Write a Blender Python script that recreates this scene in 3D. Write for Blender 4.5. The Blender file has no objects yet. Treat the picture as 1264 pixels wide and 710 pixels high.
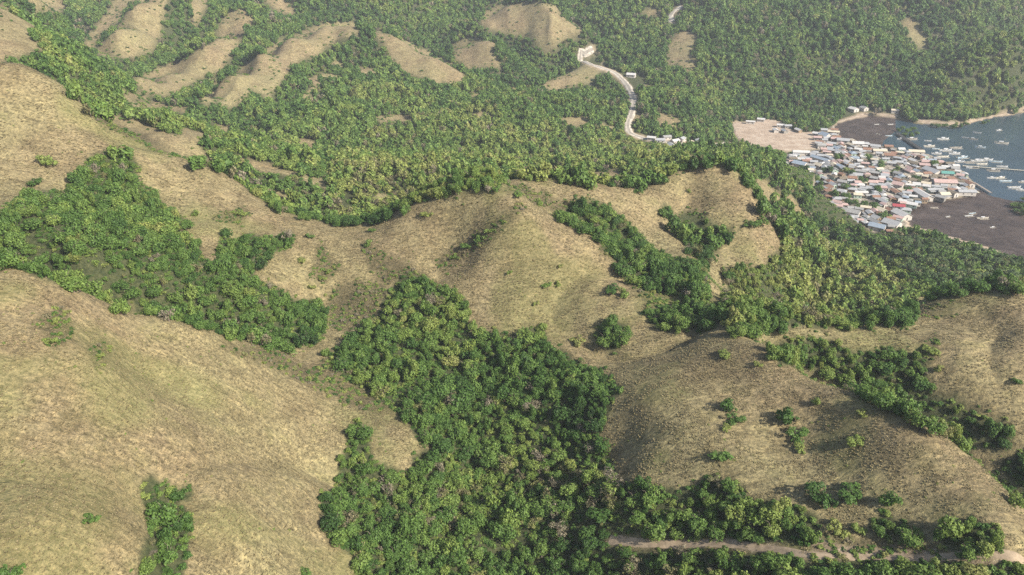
import bpy, bmesh, math, random
import numpy as np
from mathutils import Vector, Matrix

rng = np.random.default_rng(7)
random.seed(7)
R = math.radians
scene = bpy.context.scene
col = scene.collection

# ------------------------------------------------------------------ camera, sky, sun, exposure
HC = 220.0                      # the drone's height above the sea
PITCH = R(27.0)                 # tilted down
FPX = 902.0                     # focal length in pixels of the 1264 px wide photograph
cam_d = bpy.data.cameras.new('camera')
cam_d.sensor_width = 36.0
cam_d.lens = FPX / 1264.0 * 36.0
cam_d.clip_start = 1.0
cam_d.clip_end = 12000.0
cam = bpy.data.objects.new('camera', cam_d)
col.objects.link(cam)
cam.location = (0, 0, HC)
cam.rotation_euler = (R(90) - PITCH, 0, 0)
scene.camera = cam

SUN_EL, SUN_AZ = R(37), R(124)   # azimuth clockwise from +Y (view direction): behind the camera, to its right
w = bpy.data.worlds.new('World')
scene.world = w
w.use_nodes = True
wn = w.node_tree
wn.nodes.clear()
sky = wn.nodes.new('ShaderNodeTexSky')
sky.sky_type = 'NISHITA'
sky.sun_disc = False
sky.sun_elevation = SUN_EL
sky.sun_rotation = SUN_AZ
sky.dust_density = 2.0
bg = wn.nodes.new('ShaderNodeBackground')
bg.inputs['Strength'].default_value = 0.105
wo = wn.nodes.new('ShaderNodeOutputWorld')
wn.links.new(sky.outputs[0], bg.inputs[0])
wn.links.new(bg.outputs[0], wo.inputs[0])

sun_d = bpy.data.lights.new('sun', 'SUN')
sun_d.energy = 5.0
sun_d.angle = R(0.53)
sun_d.color = (1.0, 0.94, 0.84)
sun = bpy.data.objects.new('sun', sun_d)
col.objects.link(sun)
sd = Vector((math.sin(SUN_AZ) * math.cos(SUN_EL), math.cos(SUN_AZ) * math.cos(SUN_EL), math.sin(SUN_EL)))
sun.rotation_euler = sd.to_track_quat('Z', 'Y').to_euler()
sun.location = sd * 600

vs = scene.view_settings
vs.view_transform = 'Standard'
vs.look = 'None'
vs.exposure = 0.90
vs.gamma = 1.0
scene.cycles.use_denoising = False
scene.cycles.max_bounces = 5
scene.cycles.diffuse_bounces = 2
scene.cycles.glossy_bounces = 2
scene.cycles.transmission_bounces = 3
scene.cycles.transparent_max_bounces = 6
scene.cycles.volume_bounces = 0

# ------------------------------------------------------------------ small maths
CT, ST = math.cos(PITCH), math.sin(PITCH)

def ray(px, py):
    """unit-horizontal view ray of a photograph pixel: azimuth (from +Y towards +X) and climb per metre"""
    px = np.asarray(px, float); py = np.asarray(py, float)
    dx = (px - 632.0) / FPX
    dy = (355.0 - py) / FPX
    y = CT + dy * ST
    z = -ST + dy * CT
    h = np.hypot(dx, y)
    return np.arctan2(dx, y), z / h

def pix(x, y, z):
    """where a point of the place falls in the photograph"""
    zz = z - HC
    f = y * CT - zz * ST
    u = y * ST + zz * CT
    f = np.maximum(f, 1e-3)
    return 632.0 + FPX * x / f, 355.0 - FPX * u / f

def _hash(ix, iy, s):
    n = (ix.astype(np.int64) * 374761393 + iy.astype(np.int64) * 668265263 + s * 982451653) & 0x7fffffff
    n = ((n ^ (n >> 13)) * 1274126177) & 0x7fffffff
    n = n ^ (n >> 16)
    return (n & 0xffff) / 65535.0

def vnoise(x, y, s=0):
    ix = np.floor(x); iy = np.floor(y)
    fx = x - ix; fy = y - iy
    fx = fx * fx * fx * (fx * (fx * 6 - 15) + 10); fy = fy * fy * fy * (fy * (fy * 6 - 15) + 10)
    a = _hash(ix, iy, s); b = _hash(ix + 1, iy, s); c = _hash(ix, iy + 1, s); d = _hash(ix + 1, iy + 1, s)
    return (a + (b - a) * fx + (c - a) * fy + (a - b - c + d) * fx * fy) * 2 - 1

def fbm(x, y, s=0, o=4):
    v = 0; a = 1.0; t = 0
    for k in range(o):
        v = v + a * vnoise(x, y, s + k * 17); t += a
        x, y = x * 1.7 + y * 1.1 + 13.1, y * 1.7 - x * 1.1 + 7.7
        a *= 0.5
    return v / t

def inpoly(px, py, poly):
    px = np.asarray(px, float); py = np.asarray(py, float)
    r = np.zeros(px.shape, bool)
    n = len(poly)
    for i in range(n):
        x0, y0 = poly[i]; x1, y1 = poly[(i + 1) % n]
        if y0 == y1:
            continue
        c = ((y0 > py) != (y1 > py)) & (px < (x1 - x0) * (py - y0) / (y1 - y0) + x0)
        r ^= c
    return r

def near_line(px, py, pts, wd):
    px = np.asarray(px, float); py = np.asarray(py, float)
    r = np.zeros(px.shape, bool)
    for (x0, y0), (x1, y1) in zip(pts[:-1], pts[1:]):
        dx, dy = x1 - x0, y1 - y0
        t = np.clip(((px - x0) * dx + (py - y0) * dy) / (dx * dx + dy * dy), 0, 1)
        r |= np.hypot(px - x0 - t * dx, (py - y0 - t * dy) * 1.6) < wd
    return r

# ------------------------------------------------------------------ the lie of the land
# surveyed points: (column, row, ground distance); the height follows from the line of sight
SEEN = [
 # foreground hillside and its crest
 (0,324,212),(82,351,206),(136,376,202),(204,393,206),(262,408,212),(330,430,216),(400,455,214),
 (0,380,190),(0,450,172),(0,580,146),(0,710,124),(120,440,176),(120,580,144),(120,710,121),
 (250,470,184),(250,580,149),(250,710,123),(350,500,188),(350,620,150),(350,710,128),
 (420,520,190),(430,590,168),(430,710,134),(205,600,146),(205,650,135),(205,710,123),(190,470,182),
 (150,640,131),(260,640,136),(487,545,178),(500,590,168),
 # wooded ravine
 (620,710,137),(600,650,150),(620,600,166),(560,560,177),(600,500,196),(680,500,188),(540,460,213),(560,420,226),(520,350,254),
 (480,420,228),(440,350,262),(450,480,206),(520,640,152),(500,710,136),(700,640,149),(720,560,170),(700,710,136),
 # ridge with the knoll: hollow, saddle, crest
 (0,80,392),(34,82,392),(85,112,386),(136,153,372),(211,190,352),(272,211,338),(306,238,328),(340,259,318),(367,269,316),(430,278,310),
 (464,276,296),(505,255,292),(566,238,283),(620,238,279),(646,245,276),(0,160,352),(60,200,332),(0,250,300),(90,235,312),(130,190,334),
 (0,300,272),(150,300,270),(100,320,255),(220,340,254),(300,360,250),(250,290,282),(330,300,284),(400,320,276),(350,390,243),(410,380,256),
 (200,230,320),(160,250,306),
 # knoll
 (658,257,274),(702,278,268),(740,298,263),(760,322,262),(794,349,250),(850,371,244),(640,290,260),(640,330,252),(640,370,238),(640,410,226),
 (560,290,276),(540,330,262),(580,370,242),(720,340,250),(740,380,234),(700,420,222),(780,400,228),(830,405,226),
 # second crest and bald hill
 (597,235,322),(638,219,338),(709,224,344),(774,231,346),(834,213,368),(868,201,376),(892,201,380),(912,214,373),(929,235,376),(945,265,368),
 (965,295,358),(945,330,332),(900,310,334),(850,240,362),(800,262,336),(760,268,322),(720,258,318),(830,300,318),(860,330,300),(890,360,282),
 (870,285,342),(780,310,292),
 # hillside over the track, its crest and spur
 (760,440,214),(860,412,220),(940,412,224),(980,408,234),(1020,405,241),(1072,404,247),(1120,403,252),(1060,420,240),(800,500,177),(800,580,153),(760,560,168),(900,470,188),(900,560,160),
 (960,430,206),(1050,480,189),(1120,517,185),(1180,555,181),(1230,595,173),(1264,632,164),(1000,530,175),(1050,600,157),(1150,620,155),
 (850,640,143),(950,640,143),(1050,650,145),(1150,660,147),(1264,680,149),(760,665,139),(850,670,137),(950,676,136),(1050,684,138),(1150,688,141),
 (850,700,131),(1000,706,130),(1150,710,137),(800,690,134),
 # gully behind the spur and the hill beyond it
 (1140,430,246),(1200,470,238),(1264,500,238),(1264,420,262),(1200,395,270),(1140,390,268),(1160,362,290),(1208,359,296),(1264,357,300),
 # wooded valley behind, down to the palm shore
 (900,385,282),(960,350,340),(970,270,446),(960,240,500),(935,195,600),(880,190,560),
 # great wooded valley
 (430,268,390),(300,225,440),(200,180,480),(150,150,520),(560,230,430),(650,212,470),(400,200,560),(600,200,590),(750,205,600),(250,170,600),
 (500,160,690),(700,160,720),(330,150,680),(780,172,745),(850,180,740),(620,130,770),(480,120,780),(380,140,700),(700,120,850),(150,110,660),
 # road on its slope
 (779,142,800),(782,118,870),(768,97,930),(740,82,980),(713,70,1040),(745,54,1090),(830,20,1180),(850,130,850),
 (75,30,930),(80,80,820),(0,10,640),(25,40,600),(50,70,560),(70,100,540),(0,60,560),
 (820,60,1060),(850,0,1220),(760,20,1180),(600,-20,1260),(300,-20,1200),(450,0,1150),(0,-40,900),
]
# points whose height is known instead: (column, row, height)
LEVELS = [
 (1000,385,36),(1060,372,33),(1000,350,28),(1100,350,22),(1264,345,11),(1000,310,12),(1100,310,8),(1180,320,7),(1000,285,7),(1080,295,4),
 # wooded mountain over the bay
 (880,155,6),(940,143,4),(1050,136,4),(1130,145,4),(1200,145,4),(1264,132,4),(900,80,48),(900,30,82),(900,0,104),(1000,80,45),(1000,20,90),
 (1090,90,34),(1130,60,50),(1150,100,26),(1200,45,62),(1264,12,86),(1100,30,86),(1060,0,108),(1180,10,98),(1264,-20,120),
 (1200,90,46),(1264,70,62),(1264,100,32),(1200,120,18),(1000,120,16),(1100,120,14),(1230,60,58),
]
# land that no line of sight reaches: (column, ground distance, height)
UNSEEN = [
 (0,250,96),(80,240,92),(160,236,91),(240,236,90),(320,238,89),(0,232,112),(120,222,106),
 (0,470,96),(120,450,82),(200,420,78),(300,385,76),(380,350,78),(470,350,72),(540,350,76),(620,352,94),
 (660,312,104),(700,305,94),(760,292,88),(640,380,72),(720,385,74),(790,395,70),(870,450,62),(910,450,58),
 (930,285,62),(980,292,58),(1030,300,52),(1100,315,50),(1160,345,48),(1264,360,42),
 (980,224,85),(1040,216,79),(1120,210,72),(1200,204,65),(1264,200,61),
 (0,80,76),(300,80,70),(632,80,58),(900,80,66),(1264,80,66),(0,30,66),(632,30,54),(1264,30,60),
 (0,1300,190),(300,1600,240),(632,1600,230),(900,1600,240),(1264,1700,250),(0,2600,380),(400,2600,400),(800,2600,380),(1264,2600,360),
 (0,3700,430),(632,3700,450),(1264,3700,430),(-500,200,130),(-500,500,120),(-500,900,180),(-500,2000,320),(1800,150,60),(1800,250,40),(1800,450,0),
 (-500,120,95),(-500,3700,420),(1800,3700,400),(1800,1300,60),(1800,2200,250),
]
pts = []
for px, py, r in SEEN:
    a, t = ray(px, py)
    pts.append((r * math.sin(a), r * math.cos(a), HC + t * r))
for px, py, z in LEVELS:
    a, t = ray(px, py)
    r = (HC - z) / -t
    pts.append((r * math.sin(a), r * math.cos(a), z))
CRESTS = [
 [(401,32,960),(357,48,910),(323,68,850),(282,99,790),(248,124,735)],
 [(300,15,1010),(264,52,930),(243,66,890),(205,83,840),(167,98,790)],
 [(186,-10,1060),(163,14,1000),(140,38,940),(119,64,880)],
 [(462,37,960),(500,52,925),(540,72,885),(556,82,865)],
 [(600,14,1110),(640,2,1130),(690,12,1110),(722,40,1060)],
 [(560,58,985),(585,47,1000),(617,54,985)],
 [(690,92,935),(722,81,955),(742,82,955)],
]
for line in CRESTS:
    for px, py, r in line:
        a, t = ray(px, py)
        z = HC + t * r
        for dr, dz in ((0, 0), (48, -24), (-62, -26)):
            pts.append(((r + dr) * math.sin(a), (r + dr) * math.cos(a), max(z + dz, 20)))
for px, r, z in UNSEEN:
    a, _ = ray(px, 300)
    pts.append((r * math.sin(a), r * math.cos(a), z))
pts = np.array(pts)
S0 = 300.0
def tps_fit(p, lam=2e-4):
    n = len(p)
    xy = p[:, :2] / S0
    d2 = ((xy[:, None] - xy[None]) ** 2).sum(-1)
    K = 0.5 * d2 * np.log(d2 + 1e-12)
    # far survey points are coarser, let them bend more
    K += np.diag(lam * (0.3 + np.hypot(p[:, 0], p[:, 1]) / 400.0))
    Pm = np.c_[np.ones(n), xy]
    A = np.zeros((n + 3, n + 3)); A[:n, :n] = K; A[:n, n:] = Pm; A[n:, :n] = Pm.T
    return np.linalg.solve(A, np.r_[p[:, 2], np.zeros(3)])
tw = tps_fit(pts)
def tps(x, y):
    q = np.c_[x.ravel(), y.ravel()] / S0
    xy = pts[:, :2] / S0
    out = np.empty(len(q))
    for i in range(0, len(q), 8000):
        b = q[i:i + 8000]
        d2 = (b[:, :1] - xy[None, :, 0]) ** 2 + (b[:, 1:] - xy[None, :, 1]) ** 2
        out[i:i + 8000] = (0.5 * d2 * np.log(d2 + 1e-12)) @ tw[:-3] + tw[-3] + b @ tw[-2:]
    return out.reshape(x.shape)

AZ0, AZ1, NA = R(-54), R(54), 860
R0, R1, NR = 40.0, 3600.0, 900
azs = np.linspace(AZ0, AZ1, NA)
rs = R0 * (R1 / R0) ** np.linspace(0, 1, NR)

def grid_lookup(G, az, r):
    """bilinear lookup in a map stored by azimuth and log distance"""
    na, nr = G.shape[:2]
    u = np.clip((az - AZ0) / (AZ1 - AZ0) * (na - 1), 0, na - 1.001)
    v = np.clip(np.log(np.maximum(r, R0) / R0) / math.log(R1 / R0) * (nr - 1), 0, nr - 1.001)
    i = u.astype(int); j = v.astype(int); fu = u - i; fv = v - j
    return (G[i, j] * (1 - fu) * (1 - fv) + G[i + 1, j] * fu * (1 - fv) + G[i, j + 1] * (1 - fu) * fv + G[i + 1, j + 1] * fu * fv)

ca, cr = np.linspace(AZ0, AZ1, 260), R0 * (R1 / R0) ** np.linspace(0, 1, 300)
CA, CR = np.meshgrid(ca, cr, indexing='ij')
CZ = tps(CR * np.sin(CA), CR * np.cos(CA))
A2, R2 = np.meshgrid(azs, rs, indexing='ij')
X2, Y2 = R2 * np.sin(A2), R2 * np.cos(A2)
Z2 = grid_lookup(CZ, A2, R2)
far = np.clip((R2 - 420) / 500, 0, 1)
Z2 += fbm(X2 / 30, Y2 / 30, 1, 4) * 1.3 * np.clip(R2 / 200, .4, 1.3)
Z2 -= (1 - far) * 2.6 * np.maximum(0, .30 - np.abs(fbm(X2 / 46, Y2 / 46, 3, 2))) / .30 * np.clip(fbm(X2 / 80, Y2 / 80, 4, 2) * 3 + .5, 0, 1)   # rills
road_px, road_py = pix(X2, Y2, Z2)
calm = np.clip(np.where((road_px > 690) & (road_px < 880) & (road_py > 30) & (road_py < 195), 0.0, 1.0), 0, 1)
calm = np.clip(calm, .04, 1)
for _ in range(30):
    _p = np.pad(calm, 3, mode='edge'); calm = (_p[3:-3, 3:-3] + _p[6:, 3:-3] + _p[:-6, 3:-3] + _p[3:-3, 6:] + _p[3:-3, :-6]) / 5
ridged = 1 - 2 * np.abs(fbm(X2 / 150 + .3 * fbm(X2 / 60, Y2 / 60, 7, 2), Y2 / 150, 5, 3))
Z2 += far * calm * (ridged * 15.0 - 6 + fbm(X2 / 50, Y2 / 50, 6, 3) * 4.0) * np.clip(Z2 / 30, 0, 1)
# sheep-track steps and rills on the near slopes
Z2 += (1 - far) * 0.10 * fbm(X2 / 3.1, Y2 / 1.7, 9, 3)

# --- low ground round the bay, drawn on the shore plane
BAY = [(1040,172),(1030,160),(1033,152),(1055,146),(1075,142),(1105,146),(1130,152),(1180,156),(1195,152),(1225,145),(1264,138),(1700,90),(1900,90),(1900,420),
       (1400,360),(1264,321),(1208,301),(1174,291),(1147,283),(1126,279),(1116,267),(1123,257),(1140,250),(1160,246),(1188,243),(1206,239),(1203,226),(1192,212),
       (1176,203),(1159,197),(1147,191),(1135,188),(1100,181),(1075,179),(1058,177)]
MUD1 = [(1025,175),(1025,145),(1075,138),(1108,143),(1116,160),(1100,172),(1090,183),(1040,180)]
MUD2 = [(1095,300),(1095,240),(1180,215),(1206,226),(1226,238),(1264,243),(1330,255),(1330,370),(1264,330)]
TOWN = [(1012,165),(1030,155),(1045,170),(1075,176),(1135,185),(1165,196),(1200,212),(1212,240),(1160,250),(1125,262),(1120,280),(1080,290),(1040,270),(1000,255),
        (1005,225),(975,215),(965,192),(1010,185)]
FIELD = [(903,152),(925,150),(950,147),(965,152),(975,160),(990,163),(1012,163),(1016,170),(1015,183),(990,187),(960,187),(940,182),(922,178),(912,172),(905,165)]
plane_px, plane_py = pix(X2, Y2, np.full_like(X2, 1.0))
lowzone = (R2 > 440) & (R2 < 1400) & (plane_px > 860)
wob = 2.0
jx = plane_px + wob * fbm(X2 / 12, Y2 / 12, 31, 3); jy = plane_py + wob * .6 * fbm(X2 / 12, Y2 / 12, 32, 3)
bay = lowzone & inpoly(jx, jy, BAY)
mud = bay & (inpoly(jx, jy, MUD1) | inpoly(jx, jy, MUD2))
town = lowzone & inpoly(plane_px, plane_py, TOWN) & ~bay
field = lowzone & inpoly(jx, jy, FIELD)

def blur(M, n, k=1):
    M = M.astype(float)
    for _ in range(n):
        P = np.pad(M, k, mode='edge')
        M = (P[k:-k, k:-k] * 2 + P[2 * k:, k:-k] + P[:-2 * k, k:-k] + P[k:-k, 2 * k:] + P[k:-k, :-2 * k]) / 6
    return M
low = bay | town | field
lw = np.clip(blur(low, 10, 2) * 1.5, 0, 1)
lw[low] = 1
base_low = np.where(bay, 0.0, 2.0)
bl = blur(base_low, 4)
Z2 = Z2 * (1 - lw) + np.where(low, bl, np.minimum(Z2, 2.2 + (1 - lw) * 30)) * lw
Z2 = np.where(~bay & (R2 > 430), np.maximum(Z2, 0.9), Z2)
mudw = blur(mud, 5)
deep = blur(bay & ~mud, 10)
Z2 = np.where(bay, 0.16 * mudw + 0.16 * fbm(X2 / 16, Y2 / 7, 41, 4) * mudw - 1.6 * deep - 0.05, Z2)

# ------------------------------------------------------------------ what grows where
BARE = [  # dry grass
 [(0,325),(82,352),(136,377),(204,394),(262,409),(300,418),(340,425),(400,432),(408,448),(440,472),(470,490),(500,520),(560,540),(548,556),(510,560),(505,588),(488,577),
  (464,572),(456,540),(440,520),(432,525),(430,540),(418,562),(414,604),(395,613),(393,640),(405,662),(424,680),(440,695),(447,740),(-900,740),(-900,325)],
 [(-900,76),(0,76),(34,80),(85,110),(112,138),(136,151),(165,175),(211,188),(272,209),(306,234),(340,257),(367,267),(430,276),(464,275),(505,254),(539,241),(566,237),(598,236),
  (638,219),(709,223),(774,230),(794,231),(834,212),(868,200),(892,200),(912,213),(929,235),(942,256),(954,279),(967,291),(963,302),(950,318),(946,331),(926,331),(916,326),
  (888,334),(900,345),(893,375),(880,376),(890,395),(902,410),(936,415),(980,405),(1021,405),(1072,405),(1120,403),(1138,393),(1131,380),(1131,367),(1160,361),(1208,359),(1264,357),(1900,350),
  (1900,690),(1264,690),(1150,688),(1050,690),(953,681),(850,677),(787,677),(750,671),(753,659),(808,663),(834,666),(850,601),(818,602),(791,597),(763,596),(760,575),(740,538),(757,504),(767,477),
  (746,458),(716,448),(692,434),(678,424),(660,414),(638,420),(617,411),(580,411),(576,369),(539,353),(502,336),(482,360),(472,386),(432,416),(410,434),(400,432),(330,415),(-900,300)],
 # far spurs
 [(440,28),(401,28),(357,44),(323,64),(282,95),(246,122),(255,130),(278,118),(270,133),(292,131),(312,110),(332,122),(352,94),(368,76),(392,68),(412,52),(446,40)],
 [(248,62),(205,80),(164,97),(178,114),(205,120),(228,108),(255,92),(276,84),(292,60),(262,52)],
 [(262,54),(272,30),(284,13),(300,10),(316,24),(300,40),(294,56)],
 [(148,-8),(128,20),(101,54),(102,60),(114,58),(131,40),(148,25),(168,-8)],
 [(170,-10),(162,12),(140,36),(117,64),(128,70),(150,73),(172,68),(192,60),(200,30),(206,0),(212,-10)],
 [(-900,-60),(0,2),(20,20),(42,30),(30,34),(45,50),(55,62),(40,64),(20,70),(0,76),(-900,74)],
 [(236,0),(246,-10),(260,-10),(252,14),(240,34),(238,20)],
 [(318,-10),(345,-10),(362,12),(366,20),(345,14),(330,4)],
 [(34,-10),(60,-10),(85,8),(70,16),(40,12)],
 [(460,35),(478,41),(500,49),(520,59),(540,69),(560,80),(550,94),(542,107),(524,94),(510,95),(493,76),(476,62)],
 [(560,70),(558,56),(572,47),(600,48),(617,54),(604,62),(614,72),(618,86),(600,82),(590,86),(575,84)],
 [(590,28),(600,14),(625,4),(660,2),(685,6),(692,20),(712,28),(722,40),(700,48),(690,54),(672,62),(660,50),(640,42),(610,38)],
 [(664,108),(680,98),(700,86),(722,81),(742,82),(735,96),(728,104),(705,106),(690,112)],
 [(690,146),(712,143),(730,145),(722,155),(702,158)],
 [(822,60),(835,40),(850,36),(862,45),(860,58),(850,64),(862,76),(850,90),(835,80),(825,82)],
 [(1112,26),(1124,20),(1140,40),(1146,56),(1134,62),(1124,46)],
 [(808,8),(790,14),(800,22),(818,16)],
 [(150,127),(190,124),(228,132),(232,142),(200,134),(170,136)],
 [(262,150),(282,156),(286,162),(270,160)],[(112,136),(150,142),(190,156),(240,176),(262,196),(215,190),(165,178),(136,154)],[(282,190),(330,200),(352,214),(320,212)],[(140,118),(170,112),(185,120),(160,126)],
 [(336,205),(372,212),(408,224),(404,234),(380,226),(345,214)],
 [(318,222),(350,236),(366,250),(340,246)],
 [(455,144),(500,140),(515,148),(480,154)],
]
WOODS = [  # trees standing within the bare land
 [(-900,262),(0,262),(20,247),(34,236),(78,236),(86,221),(112,192),(146,182),(163,190),(172,204),(167,221),(187,235),(190,237),(201,250),(218,264),(231,274),(221,286),(245,298),(250,318),
  (267,325),(269,297),(279,285),(286,296),(306,289),(340,290),(361,287),(361,303),(340,312),(332,316),(327,332),(313,331),(313,342),(337,352),(361,366),(395,371),(405,384),(403,405),(391,424),
  (374,426),(327,415),(286,411),(252,406),(218,394),(177,384),(143,377),(102,357),(68,345),(34,333),(0,323),(-900,310)],
 [(170,598),(180,588),(197,598),(211,594),(219,606),(231,596),(243,604),(236,618),(222,616),(234,634),(236,648),(231,674),(226,740),(168,740),(173,688),(180,660),(178,632),(172,612)],
 [(502,336),(525,342),(539,352),(563,359),(576,369),(580,410),(597,409),(617,411),(638,420),(658,402),(672,404),(678,424),(692,434),(716,448),(746,458),(763,468),(767,477),(757,504),(740,538),(760,575),
  (763,596),(791,596),(804,606),(818,601),(850,601),(861,597),(878,588),(892,593),(916,603),(929,623),(953,614),(980,621),(1004,633),(1011,650),(1001,666),(970,672),(946,675),(902,663),(834,665),
  (808,662),(753,658),(750,672),(787,679),(850,679),(953,683),(1000,694),(1264,696),(1264,760),(447,760),(440,695),(424,680),(405,662),(393,640),(395,613),(414,604),(418,562),(430,540),(435,525),
  (456,530),(462,572),(488,577),(505,588),(510,560),(530,556),(508,530),(500,512),(478,492),(440,475),(415,455),(410,432),(430,415),(470,385),(480,360)],
 [(689,267),(709,248),(733,246),(760,258),(780,279),(804,306),(828,319),(868,322),(875,342),(876,376),(890,393),(880,404),(862,412),(846,398),(850,372),(811,357),(763,333),(758,322),(742,298),(704,279)],
 [(814,251),(828,254),(834,266),(851,260),(875,267),(888,281),(904,281),(899,298),(882,312),(878,332),(871,323),(851,315),(844,299),(832,286),(822,268)],
 [(948,428),(977,416),(1031,418),(1048,432),(1072,434),(1096,428),(1120,434),(1144,436),(1146,466),(1150,486),(1180,486),(1198,512),(1248,520),(1248,552),(1225,558),(1191,548),(1174,543),(1140,524),
  (1106,507),(1072,490),(1038,477),(1025,466),(987,449),(963,449)],
 [(1232,566),(1264,556),(1500,540),(1500,680),(1264,626),(1242,592)],
 [(794,384),(812,378),(850,374),(852,400),(836,408),(805,408)],
 [(736,400),(752,396),(776,402),(780,416),(762,431),(742,428),(734,414)],
 [(1152,655),(1170,645),(1205,644),(1232,655),(1238,680),(1215,690),(1180,684),(1158,672)],
 [(1072,646),(1090,638),(1122,648),(1140,658),(1130,668),(1085,664)],
]
SCRUB = [  # thin brush, brownish
 [(412,352),(440,345),(468,350),(478,362),(462,392),(430,412),(408,400),(406,372)],
 [(447,300),(470,312),(500,322),(520,342),(505,352),(475,352),(455,330)],
 [(400,440),(440,450),(470,470),(490,500),(470,512),(430,500),(400,480),(388,455)],
 [(535,325),(560,305),(590,285),(625,262),(640,250),(650,256),(620,282),(575,318),(550,345)],
 [(45,395),(75,372),(92,400),(84,425),(62,430)],[(110,425),(130,418),(138,440),(120,455)],
 [(505,515),(545,522),(552,550),(520,552)],
 [(270,425),(330,430),(400,462),(460,500),(440,505),(370,470),(300,440)],
 [(1140,375),(1175,372),(1180,392),(1140,395)],[(1130,425),(1155,410),(1160,440),(1140,450)],
 [(690,272),(650,242),(610,232),(640,226),(690,245),(720,250)],
 [(740,300),(762,300),(780,340),(840,372),(800,380),(770,345)],
 [(1000,660),(1150,672),(1230,690),(1000,694)],
 [(255,270),(300,250),(310,262),(300,280)],[(395,300),(420,330),(400,350),(380,345)],
 [(112,140),(150,152),(215,185),(200,190),(160,172),(130,160)],
]
ROAD = [(732,61),(722,66),(716,71),(724,77),(740,83),(757,89),(768,98),(776,108),(781,119),(782,130),(779,142),(775,153),(777,163),(786,168),(800,172),(820,175),(846,178),(872,180),(900,178)]
SPUR_ROAD = [(842,8),(832,14),(827,21),(830,27)]
TRACK = [(752,666),(790,670),(850,672),(900,671),(955,679),(1010,686),(1080,687),(1150,689),(1264,694)]
VILLAGE_ROAD = [(995,168),(1020,172),(1040,185),(1056,205)]

def visible_map(Z, clear=0.0):
    t = (Z - HC) / R2
    cm = np.maximum.accumulate(t, axis=1)
    prev = np.c_[np.full((NA, 1), -9.0), cm[:, :-1]]
    return t, prev

T2, PREV2 = visible_map(Z2)
VIS = T2 >= PREV2 - 1e-4

def wood_at(px, py):
    """True where the survey drawing shows trees"""
    w_ = np.ones(np.shape(px), bool)
    for p in BARE: w_[inpoly(px, py, p)] = False
    for p in WOODS: w_[inpoly(px, py, p)] = True
    return w_
def scrub_at(px, py):
    s_ = np.zeros(np.shape(px), bool)
    for p in SCRUB: s_ |= inpoly(px, py, p)
    return s_

PX2, PY2 = pix(X2, Y2, Z2)
jit = np.clip(7.0 * 200 / R2, 4.0, 8)
JX = PX2 + jit * fbm(X2 / 5, Y2 / 5, 51, 3); JY = PY2 + jit * .8 * fbm(X2 / 5, Y2 / 5, 52, 3)
wood = wood_at(JX, JY)
CLEAR = (R2 > 350) & (R2 < 950) & (fbm(X2 / 34, Y2 / 34, 141, 3) > .44)
hidden_wood = (fbm(X2 / 60, Y2 / 60, 61, 3) > -0.25) | (R2 > 1350)
behind = (PY2 > 720) | (PX2 < -60) | (PX2 > 1330)
slope_n = np.hypot(np.gradient(Z2, axis=1) / np.gradient(R2, axis=1), 0)
WOOD = np.where(VIS, wood, hidden_wood)
WOOD = np.where(behind & (R2 < 420), fbm(X2 / 45, Y2 / 45, 62, 3) > 0.12, WOOD)
SCR = VIS & scrub_at(JX, JY)
roadw = VIS & near_line(PX2, PY2, ROAD, 3.6) & (R2 > 600)
roadw |= VIS & near_line(PX2, PY2, SPUR_ROAD, 3.0) & (R2 > 900)
trackw = VIS & near_line(JX, JY, TRACK, 5.0) & (R2 < 200)
bank = VIS & inpoly(JX, JY, [(1000,662),(1060,676),(1160,678),(1160,690),(1000,690)]) & (R2 < 200)
beach = lowzone & ~bay & VIS & (near_line(jx, jy, [(1135,150),(1185,153)], 2.6) | near_line(jx, jy, [(1196,151),(1225,144),(1264,136),(1330,126)], 2.0) |
        near_line(jx, jy, [(1116,270),(1126,281),(1150,286),(1176,293),(1208,303),(1264,323),(1400,362)], 6) | near_line(jx, jy, [(1030,158),(1036,150),(1075,140),(1105,143)], 3.2))
beach &= Z2 < 2.6
SANDY = field | beach | roadw
WOOD &= ~CLEAR
WOOD &= ~(low | beach | roadw | trackw)
WOODW = blur(WOOD, 2)
print('terrain ready')

def at(px, py):
    """ground point seen at a photograph pixel"""
    a, t = ray(px, py)
    u = float(np.clip((a - AZ0) / (AZ1 - AZ0) * (NA - 1), 0, NA - 1.001))
    i = int(u); f = u - i
    tt = T2[i] * (1 - f) + T2[i + 1] * f
    j = int(np.argmax(tt[60:] >= t)) + 60
    k = (t - tt[j - 1]) / max(tt[j] - tt[j - 1], 1e-9)
    r = rs[j - 1] + (rs[j] - rs[j - 1]) * min(max(k, 0), 1)
    return r * math.sin(a), r * math.cos(a), float(height(r * math.sin(a), r * math.cos(a)))

def height(x, y):
    x = np.asarray(x, float); y = np.asarray(y, float)
    return grid_lookup(Z2, np.arctan2(x, y), np.hypot(x, y))
def lookup(G, x, y):
    x = np.asarray(x, float); y = np.asarray(y, float)
    return grid_lookup(G, np.arctan2(x, y), np.hypot(x, y))
def clear_sight(x, y, z):
    """is a point in view over the land in front of it"""
    a = np.arctan2(x, y); r = np.hypot(x, y)
    na, nr = PREV2.shape
    i = np.clip(((a - AZ0) / (AZ1 - AZ0) * (na - 1)).round().astype(int), 0, na - 1)
    j = np.clip((np.log(np.maximum(r, R0) / R0) / math.log(R1 / R0) * (nr - 1)).astype(int), 0, nr - 1)
    return (z - HC) / r >= PREV2[i, j]

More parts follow.
